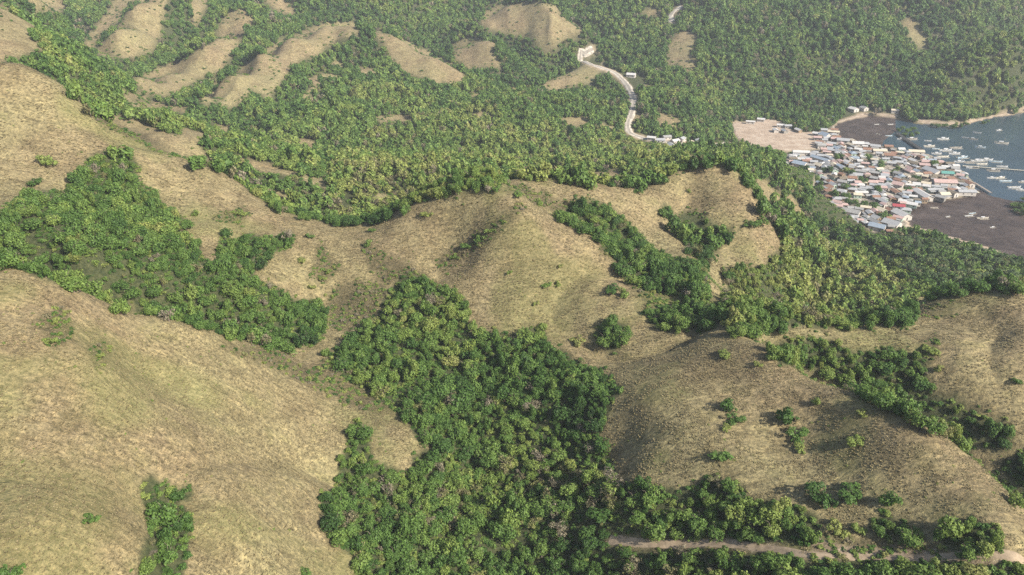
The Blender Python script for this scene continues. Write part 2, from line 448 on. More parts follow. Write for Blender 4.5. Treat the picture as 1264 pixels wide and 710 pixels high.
# ------------------------------------------------------------------ materials
def new_mat(name):
    m = bpy.data.materials.new(name); m.use_nodes = True
    nt = m.node_tree
    return m, nt, nt.nodes['Principled BSDF']
def N(nt, t, **kw):
    n = nt.nodes.new(t)
    for k, v in kw.items():
        if k.startswith('i_'):
            key = k[2:]
            n.inputs[int(key) if key.isdigit() else key.replace('_', ' ')].default_value = v
        else:
            setattr(n, k, v)
    return n
def ramp(nt, fac, stops, interp='LINEAR'):
    r = nt.nodes.new('ShaderNodeValToRGB')
    r.color_ramp.interpolation = interp
    e = r.color_ramp.elements
    while len(e) < len(stops): e.new(0.5)
    for el, (p, c) in zip(e, stops):
        el.position = p; el.color = (*c, 1) if len(c) == 3 else c
    if fac is not None: nt.links.new(fac, r.inputs[0])
    return r
def mix(nt, fac, a, b, mode='MIX'):
    m = nt.nodes.new('ShaderNodeMix'); m.data_type = 'RGBA'; m.blend_type = mode
    L = nt.links.new
    for sock, v in ((m.inputs[0], fac), (m.inputs[6], a), (m.inputs[7], b)):
        if hasattr(v, 'is_output'): L(v, sock)
        elif isinstance(v, (int, float)): sock.default_value = v
        else: sock.default_value = (*v, 1) if len(v) == 3 else v
    return m.outputs[2]
def noise(nt, vec, scale, detail=4, rough=.6, dist=0.0):
    n = N(nt, 'ShaderNodeTexNoise'); n.inputs['Scale'].default_value = scale
    n.inputs['Detail'].default_value = detail; n.inputs['Roughness'].default_value = rough; n.inputs['Distortion'].default_value = dist
    nt.links.new(vec, n.inputs['Vector'])
    return n.outputs[0]

def ground_material():
    m, nt, b = new_mat('hill_ground')
    L = nt.links.new
    pos = N(nt, 'ShaderNodeNewGeometry').outputs['Position']
    def att(n): return N(nt, 'ShaderNodeAttribute', attribute_name=n).outputs['Fac']
    n1 = noise(nt, pos, .018, 5, .6); n2 = noise(nt, pos, .09, 6, .65, .6); n3 = noise(nt, pos, .9, 5, .7); n4 = noise(nt, pos, 3.2, 4, .75)
    mp = N(nt, 'ShaderNodeMapping'); mp.inputs['Scale'].default_value = (.17, .62, .35); L(pos, mp.inputs['Vector'])
    steps = noise(nt, mp.outputs[0], 1.0, 5, .62, .9)          # stock-trodden steps that follow the contours
    straw = ramp(nt, n2, [(.32, (.086, .070, .036)), (.44, (.166, .136, .074)), (.55, (.230, .192, .108)), (.66, (.152, .138, .064))])
    pink = ramp(nt, n1, [(.38, (.196, .176, .093)), (.50, (.180, .147, .083)), (.62, (.174, .128, .081))])
    g = mix(nt, .5, straw.outputs[0], pink.outputs[0])
    st = ramp(nt, steps, [(.36, (.55, .52, .48)), (.47, (.94, .93, .90)), (.56, (1.06, 1.05, 1.02)), (.66, (1.5, 1.46, 1.36))])
    g = mix(nt, .62, g, st.outputs[0], 'MULTIPLY')
    tuft = ramp(nt, n3, [(.34, (.34, .36, .32)), (.48, (.95, .95, .93)), (.66, (1.55, 1.5, 1.36))])
    g = mix(nt, .8, g, tuft.outputs[0], 'MULTIPLY')
    fine = ramp(nt, n4, [(.34, (.36, .37, .34)), (.50, (1, 1, 1)), (.66, (1.5, 1.45, 1.3))])
    g = mix(nt, .7, g, fine.outputs[0], 'MULTIPLY')
    scr = ramp(nt, n3, [(.38, (.045, .042, .020)), (.6, (.115, .092, .048))])
    g = mix(nt, att('scrub'), g, mix(nt, .85, g, scr.outputs[0]))
    g = mix(nt, att('green'), g, mix(nt, .55, g, (.13, .145, .04)))
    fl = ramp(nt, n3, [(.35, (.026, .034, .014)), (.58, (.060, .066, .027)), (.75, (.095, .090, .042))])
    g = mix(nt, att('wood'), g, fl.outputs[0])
    sand = ramp(nt, noise(nt, pos, .12, 6, .7), [(.35, (.26, .195, .140)), (.5, (.345, .265, .195)), (.68, (.42, .35, .27))])
    g = mix(nt, att('sand'), g, sand.outputs[0])
    soil = ramp(nt, noise(nt, pos, .5, 6, .7), [(.35, (.12, .095, .055)), (.55, (.25, .19, .125)), (.7, (.36, .29, .21))])
    g = mix(nt, att('soil'), g, soil.outputs[0])
    town_ = ramp(nt, noise(nt, pos, .25, 5, .7), [(.38, (.10, .09, .07)), (.52, (.27, .23, .18)), (.66, (.42, .38, .32))])
    g = mix(nt, att('town'), g, town_.outputs[0])
    mudc = ramp(nt, noise(nt, pos, .06, 7, .7, .8), [(.35, (.034, .025, .021)), (.52, (.058, .042, .034)), (.7, (.095, .072, .060))])
    mud_a = att('mud')
    g = mix(nt, mud_a, g, mudc.outputs[0])
    L(g, b.inputs['Base Color'])
    rr = N(nt, 'ShaderNodeMapRange'); L(mud_a, rr.inputs[0]); rr.inputs[3].default_value = .95; rr.inputs[4].default_value = .5
    L(rr.outputs[0], b.inputs['Roughness'])
    b.inputs['Specular IOR Level'].default_value = .2
    bm1 = N(nt, 'ShaderNodeBump'); bm1.inputs['Strength'].default_value = .8; bm1.inputs['Distance'].default_value = .35; L(n3, bm1.inputs['Height'])
    bm2 = N(nt, 'ShaderNodeBump'); bm2.inputs['Strength'].default_value = .7; bm2.inputs['Distance'].default_value = .12; L(n4, bm2.inputs['Height'])
    bm0 = N(nt, 'ShaderNodeBump'); bm0.inputs['Strength'].default_value = .9; bm0.inputs['Distance'].default_value = .8; L(steps, bm0.inputs['Height'])
    L(bm0.outputs[0], bm1.inputs['Normal'])
    L(bm1.outputs[0], bm2.inputs['Normal']); L(bm2.outputs[0], b.inputs['Normal'])
    return m

def leaf_material(name, stops, trans=.34):
    m, nt, b = new_mat(name)
    L = nt.links.new
    t = N(nt, 'ShaderNodeAttribute', attribute_name='tint', attribute_type='INSTANCER').outputs['Fac']
    pos = N(nt, 'ShaderNodeNewGeometry').outputs['Position']
    n = noise(nt, pos, .55, 3, .6)
    ma = N(nt, 'ShaderNodeMath', operation='MULTIPLY_ADD'); L(n, ma.inputs[0]); ma.inputs[1].default_value = .22; ma.inputs[2].default_value = -.11
    ad = N(nt, 'ShaderNodeMath', operation='ADD'); L(t, ad.inputs[0]); L(ma.outputs[0], ad.inputs[1])
    c = ramp(nt, ad.outputs[0], stops)
    rnd = N(nt, 'ShaderNodeNewGeometry').outputs['Random Per Island']
    v = ramp(nt, rnd, [(0, (.60, .64, .58)), (.55, (1, 1, 1)), (1, (1.42, 1.36, 1.25))])
    g = mix(nt, 1.0, c.outputs[0], v.outputs[0], 'MULTIPLY')
    L(g, b.inputs['Base Color'])
    b.inputs['Roughness'].default_value = .6
    b.inputs['Specular IOR Level'].default_value = .25
    tr = N(nt, 'ShaderNodeBsdfTranslucent'); L(g, tr.inputs[0])
    ms = N(nt, 'ShaderNodeMixShader'); ms.inputs[0].default_value = trans
    L(b.outputs[0], ms.inputs[1]); L(tr.outputs[0], ms.inputs[2])
    L(ms.outputs[0], nt.nodes['Material Output'].inputs['Surface'])
    return m

def plain(name, c, rough=.8, var=.25, scale=.6, metal=0.0):
    m, nt, b = new_mat(name)
    pos = N(nt, 'ShaderNodeNewGeometry').outputs['Position']
    n = noise(nt, pos, scale, 5, .7)
    lo = tuple(x * (1 - var) for x in c); hi = tuple(min(x * (1 + var), .95) for x in c)
    r = ramp(nt, n, [(.34, lo), (.66, hi)])
    nt.links.new(r.outputs[0], b.inputs['Base Color'])
    b.inputs['Roughness'].default_value = rough; b.inputs['Metallic'].default_value = metal
    return m

LEAF = [(0.0, (.032, .068, .018)), (.22, (.064, .128, .028)), (.42, (.112, .190, .042)), (.60, (.178, .244, .056)), (.76, (.255, .280, .080)), (.88, (.19, .172, .090)), (1.0, (.24, .205, .155))]
M_GROUND = ground_material()
M_LEAF = leaf_material('leaf', LEAF)
M_BARK = plain('bark', (.13, .10, .075), .9, .35, 1.5)
M_STRAW = leaf_material('straw', [(0, (.090, .073, .037)), (.35, (.168, .138, .073)), (.7, (.248, .210, .110)), (1, (.152, .150, .058))], .2)

# ------------------------------------------------------------------ building blocks
def mesh_from(name, verts, faces, mats, idx=None, smooth=False):
    me = bpy.data.meshes.new(name)
    me.from_pydata([tuple(v) for v in verts], [], faces)
    for mm in mats: me.materials.append(mm)
    if idx is not None: me.polygons.foreach_set('material_index', np.array(idx, dtype=np.int32))
    if smooth: me.polygons.foreach_set('use_smooth', np.ones(len(me.polygons), bool))
    me.update()
    return me
def obj(name, me, parent=None, **props):
    o = bpy.data.objects.new(name, me)
    col.objects.link(o)
    if parent is not None: o.parent = parent
    for k, v in props.items(): o[k] = v
    return o
def fast_mesh(name, V, F, mat):
    """numpy verts (n,3), quads (m,4)"""
    me = bpy.data.meshes.new(name)
    me.vertices.add(len(V)); me.vertices.foreach_set('co', np.ascontiguousarray(V, dtype=np.float32).ravel())
    k = F.shape[1]
    me.loops.add(F.size); me.loops.foreach_set('vertex_index', np.ascontiguousarray(F, dtype=np.int32).ravel())
    me.polygons.add(len(F)); me.polygons.foreach_set('loop_start', np.arange(0, F.size, k, dtype=np.int32))
    me.materials.append(mat)
    me.update(calc_edges=True)
    return me

# ------------------------------------------------------------------ hillsides (one sheet to the horizon)
ii, jj = np.meshgrid(np.arange(NA - 1), np.arange(NR - 1), indexing='ij')
F = np.stack([ii * NR + jj, (ii + 1) * NR + jj, (ii + 1) * NR + jj + 1, ii * NR + jj + 1], -1).reshape(-1, 4)
V = np.stack([X2, Y2, Z2], -1).reshape(-1, 3)
me = fast_mesh('hills', V, F, M_GROUND)
me.polygons.foreach_set('use_smooth', np.ones(len(me.polygons), bool))
def put(n, G):
    a = me.attributes.new(n, 'FLOAT', 'POINT'); a.data.foreach_set('value', np.ascontiguousarray(G, dtype=np.float32).ravel())
put('wood', np.clip(WOODW, 0, 1)); put('scrub', blur(SCR, 3)); put('sand', blur(SANDY, 1)); put('soil', blur(trackw | bank, 1))
put('town', blur(town, 2)); put('mud', np.where(bay, 1.0, 0.0))
green = np.clip(fbm(X2 / 30, Y2 / 30, 71, 4) * 2.6 - .3, 0, .6) * (R2 < 420)
put('green', green)
hills = obj('hills', me, kind='structure', label='dry grass hills and wooded valleys sloping to the bay')

# ------------------------------------------------------------------ sea
def sea_material():
    m, nt, b = new_mat('sea_water')
    L = nt.links.new
    pos = N(nt, 'ShaderNodeNewGeometry').outputs['Position']
    c = ramp(nt, noise(nt, pos, .012, 5, .6, .5), [(.35, (.022, .042, .060)), (.65, (.036, .060, .078))])
    L(c.outputs[0], b.inputs['Base Color'])
    b.inputs['Roughness'].default_value = .22
    bm = N(nt, 'ShaderNodeBump'); bm.inputs['Strength'].default_value = .35; bm.inputs['Distance'].default_value = .2
    L(noise(nt, pos, .5, 4, .6), bm.inputs['Height']); L(bm.outputs[0], b.inputs['Normal'])
    return m
sv = [(330, 380, 0), (3600, 380, 0), (3600, 3000, 0), (330, 1020, 0)]
sea = obj('sea', mesh_from('sea', sv, [(0, 1, 2, 3)], [sea_material()]), kind='structure', label='slate blue water of the sheltered bay')

# ------------------------------------------------------------------ trees
def crown_mesh(name, seed, nlobe, nleaf, leaf, sx=1.0, sz=.8, spread=.55, lob=(.24, .50), mat=None, up=.25):
    """leaf cards over many lobes: unit radius, base of the crown at z=0"""
    g = np.random.default_rng(seed)
    P = []; Fc = []
    d = g.normal(size=(nlobe, 3)); d /= np.linalg.norm(d, axis=1)[:, None]
    c = d * (g.random(nlobe) ** .45)[:, None] * spread * 1.35
    c[:, 2] = np.abs(c[:, 2]) * .95 + .12
    lr = g.uniform(lob[0], lob[1], nlobe)
    wts = lr ** 2; wts /= wts.sum()
    which = g.choice(nlobe, nleaf, p=wts)
    for k in which:
        n = g.normal(size=3); n[2] = n[2] + .35; n /= np.linalg.norm(n)
        rad = lr[k] * (g.uniform(.72, 1.08))
        p = c[k] + n * rad
        nn = n + g.normal(size=3) * .45 + np.array([0, 0, up]); nn /= np.linalg.norm(nn)
        t = np.cross(nn, g.normal(size=3)); t /= np.linalg.norm(t) + 1e-9
        b = np.cross(nn, t)
        s_ = leaf * g.uniform(.65, 1.35)
        i = len(P)
        e = s_ * g.uniform(.5, .9)
        for q in (-t * s_ - b * e * .35, -b * e + t * s_ * .3, t * s_ + b * e * .3, b * e - t * s_ * .25):
            v = p + q
            P.append((v[0] * sx, v[1], v[2] * sz + .0))
        Fc.append((i, i + 1, i + 2, i + 3))
    return mesh_from(name, P, Fc, [mat or M_LEAF])

def tube(P, Fc, a, b, ra, rb, n=5):
    a = Vector(a); b = Vector(b)
    q = (b - a).to_track_quat('Z', 'Y')
    i = len(P)
    for base, rr in ((a, ra), (b, rb)):
        for k in range(n):
            an = 2 * math.pi * k / n
            P.append(tuple(base + q @ Vector((math.cos(an) * rr, math.sin(an) * rr, 0))))
    for k in range(n):
        Fc.append((i + k, i + (k + 1) % n, i + n + (k + 1) % n, i + n + k))
    Fc.append(tuple(i + n + k for k in range(n)))
def trunk_mesh(name, seed, limbs=4):
    """unit tree: trunk rises to z=.55 and forks into the crown"""
    g = random.Random(seed)
    P = []; Fc = []
    k = Vector((g.uniform(-.05, .05), g.uniform(-.05, .05), .38))
    tube(P, Fc, (0, 0, -.08), k, .060, .042, 6)
    for i in range(limbs):
        an = 2 * math.pi * (i + g.random() * .6) / limbs
        e = k + Vector((math.cos(an) * g.uniform(.22, .4), math.sin(an) * g.uniform(.22, .4), g.uniform(.25, .5)))
        tube(P, Fc, k, e, .032, .010, 4)
        e2 = e + Vector((math.cos(an + .8) * .2, math.sin(an + .8) * .2, .15))
        tube(P, Fc, e, e2, .010, .004, 3)
    return mesh_from(name, P, Fc, [M_BARK])

TRUNKS = [trunk_mesh('tree_trunk', 100 + i) for i in range(4)]
NEAR = [crown_mesh('leafy_crown', 200 + i, [15, 19, 12, 23, 17, 9][i], 1050, .085, [1, 1.1, .95, 1.2, 1, .9][i], [.85, .75, 1.0, .7, .9, 1.1][i]) for i in range(6)]
SPARSE = [crown_mesh('thin_crown', 260 + i, 12, 330, .07, 1, .9, .62, (.2, .36)) for i in range(2)]
NEAR += SPARSE
FARC = [crown_mesh('far_crown', 300 + i, [10, 13, 9, 14, 11, 10][i], 260, .17, [1, 1.1, .95, 1.15, 1, .9][i], [.85, .75, 1.0, .75, .9, 1.1][i]) for i in range(6)]
FARC += [crown_mesh('far_thin_crown', 330, 11, 130, .12, 1, .9, .62, (.2, .36))]
BUSHC = [crown_mesh('bush_crown', 400 + i, 8, 260, .15, [1, 1.25, .9][i], [.75, .6, .9][i], .6) for i in range(3)]

def with_trunk(me_c, me_t, lift, name):
    """crown and trunk as one mesh for the mass of the woods"""
    bm = bmesh.new()
    bm.from_mesh(me_c)
    bmesh.ops.translate(bm, verts=bm.verts, vec=(0, 0, lift))
    n = len(bm.faces)
    t = bmesh.new(); t.from_mesh(me_t)
    tm = bpy.data.meshes.new('t'); t.to_mesh(tm); t.free()
    bm.from_mesh(tm); bpy.data.meshes.remove(tm)
    bm.faces.ensure_lookup_table()
    for f in bm.faces[n:]: f.material_index = 1
    m = bpy.data.meshes.new(name); bm.to_mesh(m); bm.free()
    m.materials.append(M_LEAF); m.materials.append(M_BARK)
    return m

def proto_collection(name, meshes):
    c = bpy.data.collections.new(name)
    for i, m in enumerate(meshes):
        o = bpy.data.objects.new('%s_%02d' % (name, i), m)
        c.objects.link(o)
    return c

def scatter(name, protos, P, scale, rot, idx, tint, mat, **props):
    """one mass of countless alike plants: points that carry a small plant each"""
    me = bpy.data.meshes.new(name)
    n = len(P)
    me.vertices.add(n); me.vertices.foreach_set('co', np.ascontiguousarray(P, dtype=np.float32).ravel())
    def a(nm, tp, arr, key='value'):
        t = me.attributes.new(nm, tp, 'POINT'); t.data.foreach_set(key, np.ascontiguousarray(arr).ravel())
    a('size', 'FLOAT_VECTOR', scale.astype(np.float32), 'vector'); a('turn', 'FLOAT_VECTOR', rot.astype(np.float32), 'vector')
    a('which', 'INT', idx.astype(np.int32)); a('tint', 'FLOAT', tint.astype(np.float32))
    me.materials.append(mat)
    o = obj(name, me, kind='stuff', **props)
    ng = bpy.data.node_groups.new(name, 'GeometryNodeTree')
    ng.interface.new_socket('Geometry', in_out='INPUT', socket_type='NodeSocketGeometry')
    ng.interface.new_socket('Geometry', in_out='OUTPUT', socket_type='NodeSocketGeometry')
    gi = ng.nodes.new('NodeGroupInput'); go = ng.nodes.new('NodeGroupOutput')
    m2p = ng.nodes.new('GeometryNodeMeshToPoints')
    ip = ng.nodes.new('GeometryNodeInstanceOnPoints')
    ci = ng.nodes.new('GeometryNodeCollectionInfo'); ci.inputs['Collection'].default_value = protos
    ci.inputs['Separate Children'].default_value = True; ci.inputs['Reset Children'].default_value = True
    def na(nm, tp):
        q = ng.nodes.new('GeometryNodeInputNamedAttribute'); q.data_type = tp; q.inputs[0].default_value = nm
        return q.outputs[0]
    L = ng.links.new
    L(gi.outputs[0], m2p.inputs[0]); L(m2p.outputs[0], ip.inputs['Points']); L(ci.outputs[0], ip.inputs['Instance'])
    ip.inputs['Pick Instance'].default_value = True
    L(na('which', 'INT'), ip.inputs['Instance Index']); L(na('size', 'FLOAT_VECTOR'), ip.inputs['Scale']); L(na('turn', 'FLOAT_VECTOR'), ip.inputs['Rotation'])
    L(ip.outputs[0], go.inputs[0])
    o.modifiers.new('plants', 'NODES').node_group = ng
    return o

def cells(s, r0, r1):
    """jittered planting positions within a ring of the view fan"""
    xs = np.arange(-r1 * .8, r1 * .8, s); ys = np.arange(0, r1, s)
    X, Y = np.meshgrid(xs, ys)
    X = X + rng.uniform(-.48, .48, X.shape) * s; Y = Y + rng.uniform(-.48, .48, Y.shape) * s
    r = np.hypot(X, Y); a = np.arctan2(X, Y)
    ok = (r > r0) & (r <= r1) & (np.abs(a) < R(50))
    return X[ok], Y[ok]

KEEP = [('road', ROAD, 5.5, 600, 2000), ('spur', SPUR_ROAD, 3.5, 900, 3000), ('track', TRACK, 3.6, 0, 220), ('bend_house', [(770,97),(788,98)], 9, 700, 1200), ('beach_houses', [(1048,139),(1070,138)], 6, 820, 1100), ('beach_house', [(1098,141),(1108,141)], 5, 820, 1100)]
def tint_at(px, py, x, y):
    base = .41 + .24 * fbm(x / 18, y / 18, 81, 3) + .16 * fbm(x / 60, y / 60, 82, 2)
    def zone(poly, d):
        base[inpoly(px, py, poly)] += d
    zone([(420,270),(400,200),(470,150),(600,125),(720,150),(860,190),(830,215),(700,225),(600,232),(500,255)], .20)
    zone([(890,330),(960,290),(1060,300),(1120,330),(1110,380),(1000,395),(890,400)], .24)
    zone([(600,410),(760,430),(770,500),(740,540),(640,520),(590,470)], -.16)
    zone([(480,350),(580,360),(585,420),(500,470),(420,470),(440,410)], .08)
    zone([(160,100),(400,130),(420,265),(260,200)], .02)
    zone([(1150,80),(1264,60),(1264,140),(1160,140)], .10)
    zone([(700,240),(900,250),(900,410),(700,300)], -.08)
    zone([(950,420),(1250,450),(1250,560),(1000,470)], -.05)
    zone([(800,590),(1020,590),(1020,680),(800,670)], .04)
    zone([(640,560),(760,570),(770,640),(690,640)], .10)
    base += rng.normal(0, .10, len(base))
    brown = rng.random(len(base)) < (.05 + .05 * (fbm(x / 40, y / 40, 84, 2) > .25) + .10 * ((py < 40) & (px > 900)) + .22 * inpoly(px, py, [(640,555),(770,565),(780,650),(680,660),(430,640),(440,590),(560,600)]))
    base[brown] = rng.uniform(.80, 1.0, brown.sum())
    return np.clip(base, .02, 1.0)

def plant(s, r0, r1, rmin, rmax, gap=-.55):
    x, y = cells(s, r0, r1)
    rad = (rmin + (rmax - rmin) * rng.random(len(x)) ** 1.5) * (1 + .25 * fbm(x / 25, y / 25, 86, 2))
    hgt = rad * rng.uniform(1.25, 1.75, len(x))            # full height of the tree
    z = height(x, y)
    r = np.hypot(x, y)
    zc = z + hgt * .6
    px, py = pix(x, y, zc)
    vis = clear_sight(x, y, zc)
    j = np.clip(5.0 * 200 / r, 1.9, 5)
    wv = wood_at(px + (rng.normal(0, 1, len(x)) + 2.2 * fbm(x / 7, y / 7, 121, 2)) * j, py + (rng.normal(0, 1, len(x)) + 2.2 * fbm(x / 7, y / 7, 122, 2)) * j * .7)
    wg = lookup(WOODW, x, y) > .5
    off = (px < -40) | (px > 1304) | (py > 730)
    ok = np.where(vis & ~off, wv, wg)
    qx, qy = pix(x, y, z + hgt * .95)
    ok &= ~(clear_sight(x, y, z + hgt * .95) & ~off & ~wood_at(qx + fbm(x / 7, y / 7, 123, 2) * 2 * j, qy + np.where(r > 450, 0.0, j * 1.2 * (1 + fbm(x / 5, y / 5, 124, 2)))))
    lo = lookup((low | beach).astype(float), x, y)
    ok &= lo < .2
    for _, line, wd, ra, rb in KEEP:
        for ax, ay in ((px, py), (qx, qy), pix(x, y, z)):
            ok &= ~((r > ra) & (r < rb) & near_line(ax, ay, line, wd * 1.15))
    bx, by = pix(x, y, z + hgt * .25)
    ok &= ~((r > 450) & clear_sight(x, y, z + hgt * .25) & ~wood_at(bx, by))
    low_px = lambda ax, ay: inpoly(ax, ay, FIELD) | inpoly(ax, ay, BAY) | inpoly(ax, ay, TOWN)
    ok &= ~((r > 430) & (r < 900) & (low_px(qx, qy) | low_px(px, py)))
    ok &= fbm(x / 9, y / 9, 88, 2) > gap
    ok &= ~((r > 350) & (r < 950) & (fbm(x / 34, y / 34, 141, 3) > .44))
    i = np.flatnonzero(ok)
    return dict(x=x[i], y=y[i], z=z[i], rad=rad[i], hgt=hgt[i], px=px[i], py=py[i], r=r[i], vis=vis[i] & ~off[i])
sets = [plant(2.5, 60, 330, 1.0, 3.3, -.44), plant(3.8, 330, 620, 1.9, 4.8, -.5), plant(4.8, 620, 1100, 2.5, 5.6, -.7), plant(5.6, 1100, 1500, 3.2, 6.4, -.85), plant(9.5, 1500, 2400, 5.0, 8.0, -.9)]
T = {k: np.concatenate([q[k] for q in sets]) for k in sets[0]}
T['tint'] = tint_at(T['px'], T['py'], T['x'], T['y'])
nT = len(T['x'])
print('trees', nT)
# which show largest: paint the crowns near to far and count what is left of each
order = np.argsort(T['r'])
buf = np.full((710, 1264), -1, np.int32)
full = np.zeros(nT); seen = np.zeros(nT)
for k in order:
    if T['r'][k] > 330 or not T['vis'][k]: continue
    cx, cy = T['px'][k], T['py'][k]
    q = T['rad'][k] / math.hypot(T['r'][k], HC - T['z'][k]) * FPX * .95
    x0, x1, y0, y1 = int(max(cx - q, 0)), int(min(cx + q + 1, 1264)), int(max(cy - q, 0)), int(min(cy + q + 1, 710))
    if x1 <= x0 or y1 <= y0: continue
    sub = buf[y0:y1, x0:x1]
    gy, gx = np.mgrid[y0:y1, x0:x1]
    disc = (gx - cx) ** 2 + (gy - cy) ** 2 < q * q
    free = disc & (sub < 0)
    sub[free] = k
    full[k] = disc.sum(); seen[k] = free.sum()
score = np.where((seen > .45 * np.maximum(full, 1)), seen, 0)
best = np.argsort(-score)[:300]
best = best[score[best] > 0]
is_big = np.zeros(nT, bool); is_big[best] = True

COLOURS = [(.20, 'dark green'), (.40, 'deep green'), (.56, 'fresh green'), (.78, 'yellowish green'), (2, 'grey-brown')]
def colour_word(t): return next(c for lim, c in COLOURS if t < lim)
ZONES = [
 ([(160,560),(260,560),(260,760),(150,760)], 'in the narrow cleft of the straw slope'),
 ([(-50,170),(420,170),(410,430),(250,415),(-50,335)], 'in the wooded hollow below the long ridge'),
 ([(780,570),(1020,570),(1030,672),(780,664)], 'on the upper side of the dirt track'),
 ([(1020,600),(1300,600),(1300,692),(1020,690)], 'at the foot of the spur by the track'),
 ([(760,660),(1300,676),(1300,780),(740,780)], 'on the lower side of the dirt track'),
 ([(940,410),(1264,420),(1300,640),(1190,555)], 'in the gully behind the grass spur'),
 ([(680,230),(910,240),(900,415),(780,420)], 'in the gullies beside the bald hill'),
 ([(580,395),(790,420),(770,560),(600,520)], 'on the shady wall of the main ravine'),
 ([(380,500),(520,500),(520,780),(380,780)], 'on the ravine edge under the straw slope'),
 ([(400,320),(600,330),(600,520),(400,520)], 'at the head of the main ravine'),
 ([(300,500),(800,500),(800,780),(300,780)], 'on the floor of the main ravine'),
]
def zone_word(px, py):
    for poly, wd in ZONES:
        if inpoly(np.array([px]), np.array([py]), poly)[0]: return wd
    return 'in the wooded valley beyond the ridge'
def make_tree(i_crown, i_trunk, x, y, z, rad, hgt, tint, turn, name, label, group, cat='tree'):
    e = bpy.data.objects.new(name, None); col.objects.link(e)
    e.empty_display_size = .5
    e.location = (x, y, z); e.rotation_euler = (0, 0, turn)
    e['label'] = label; e['category'] = cat; e['group'] = group
    t = obj('trunk', TRUNKS[i_trunk], e); t.scale = (hgt, hgt, hgt)
    c = obj('crown', NEAR[i_crown], e); c.location = (0, 0, hgt * .28); c.scale = (rad * random.uniform(.85, 1.25), rad * random.uniform(.85, 1.2), hgt * random.uniform(.62, .85))
    c['tint'] = float(tint)
    return e
for k in best:
    t = T['tint'][k]
    zw = zone_word(T['px'][k], T['py'][k]); cw = colour_word(t)
    ic = (6 + k % 2) if t > .80 else int(k) % 6
    tall = 'tall' if T['hgt'][k] > 4.9 else 'low' if T['hgt'][k] < 3.6 else 'mid-height'
    kind = ('half-bare' if t > .80 else ['round-crowned', 'broad-crowned', 'upright', 'flat-topped', 'dense-crowned', 'slender'][ic])
    lab = '%s %s %s tree %s' % (tall, cw, kind, zw)
    make_tree(ic, int(k) % 4, T['x'][k], T['y'][k], T['z'][k], T['rad'][k], T['hgt'][k], t, rng.uniform(0, 6.28), 'tree', lab, lab)

rest = ~is_big
near_p = proto_collection('near_wood', [with_trunk(m, TRUNKS[i % 4], .28, 'wood_tree') for i, m in enumerate(NEAR)])
far_p = proto_collection('far_wood', [with_trunk(m, TRUNKS[i % 4], .28, 'wood_tree') for i, m in enumerate(FARC)])
def wood_mass(name, sel, protos, nleafy, nthin, label):
    i = np.flatnonzero(sel)
    rot = np.zeros((len(i), 3)); rot[:, 2] = rng.uniform(0, 6.28, len(i)); rot[:, :2] = rng.normal(0, .06, (len(i), 2))
    idx = np.where(T['tint'][i] > .80, nleafy + rng.integers(0, nthin, len(i)), rng.integers(0, nleafy, len(i)))
    sc = np.c_[T['rad'][i] * rng.uniform(.8, 1.25, len(i)), T['rad'][i] * rng.uniform(.8, 1.25, len(i)), T['hgt'][i] * .9 * rng.uniform(.8, 1.2, len(i))]
    return scatter(name, protos, np.c_[T['x'][i], T['y'][i], T['z'][i] - .1], sc, rot, idx, T['tint'][i], M_LEAF, label=label, category='forest')
wood_mass('ravine_forest', rest & (T['r'] < 330), near_p, 6, 2, 'green thicket filling the ravines between grass hills')
wood_mass('valley_forest', rest & (T['r'] >= 330), far_p, 6, 1, 'dense woods over the valley and far mountain')

# undergrowth in the woods and scattered brush on the grass
def brush(s, r0, r1, test, smin, smax, tlo, thi, thin=1.0):
    x, y = cells(s, r0, r1)
    z = height(x, y)
    px, py = pix(x, y, z)
    ok = test(x, y, z, px, py) & (rng.random(len(x)) < thin)
    x, y, z = x[ok], y[ok], z[ok]
    sz = rng.uniform(smin, smax, len(x))
    return np.c_[x, y, z - .1], np.c_[sz, sz, sz * rng.uniform(.7, 1.1, len(x))], rng.uniform(tlo, thi, len(x))
def in_wood(x, y, z, px, py): return (lookup(WOODW, x, y) > .55) & (lookup(low.astype(float), x, y) < .1) & ~near_line(px, py, TRACK, 6)
def in_scrub(x, y, z, px, py): return (lookup(SCR.astype(float), x, y) > .4) & (lookup(WOODW, x, y) < .5) & (fbm(x / 6, y / 6, 90, 2) > -.4)
def in_grass(x, y, z, px, py): return (lookup(WOODW, x, y) < .4) & (fbm(x / 14, y / 14, 91, 3) > .22) & ~near_line(px, py, TRACK, 7)
EDGE = blur(WOOD, 14)
def at_edge(x, y, z, px, py):
    e_ = lookup(EDGE, x, y)
    return (e_ > .06) & (e_ < .75) & (rng.random(len(x)) < e_ * 1.1) & (fbm(x / 8, y / 8, 131, 2) > -.25) & (lookup((low | trackw | bank).astype(float), x, y) < .1)
def far_edge(x, y, z, px, py):
    e_ = lookup(EDGE, x, y)
    return (e_ > .12) & (lookup(WOODW, x, y) < .5) & (rng.random(len(x)) < e_) & (lookup((low | beach | roadw).astype(float), x, y) < .1)
def far_grass(x, y, z, px, py): return (lookup(WOODW, x, y) < .3) & (lookup((low | beach | roadw).astype(float), x, y) < .1) & (fbm(x / 25, y / 25, 92, 3) > .15)
bp = [brush(1.9, 60, 345, in_wood, .6, 1.55, .15, .72), brush(1.7, 60, 420, at_edge, .3, 1.15, .25, .92, .6), brush(1.8, 60, 420, in_scrub, .3, .95, .08, .5, .75), brush(1.9, 60, 420, in_scrub, .35, 1.2, .5, .98, .8),
      brush(2.4, 60, 420, in_grass, .15, .5, .5, .92, .30), brush(5.0, 345, 900, in_wood, 1.2, 2.3, .2, .6), brush(6.0, 420, 1250, far_grass, .8, 2.4, .1, .65, .5), brush(5.0, 420, 1250, far_edge, .9, 2.6, .2, .7, .7)]
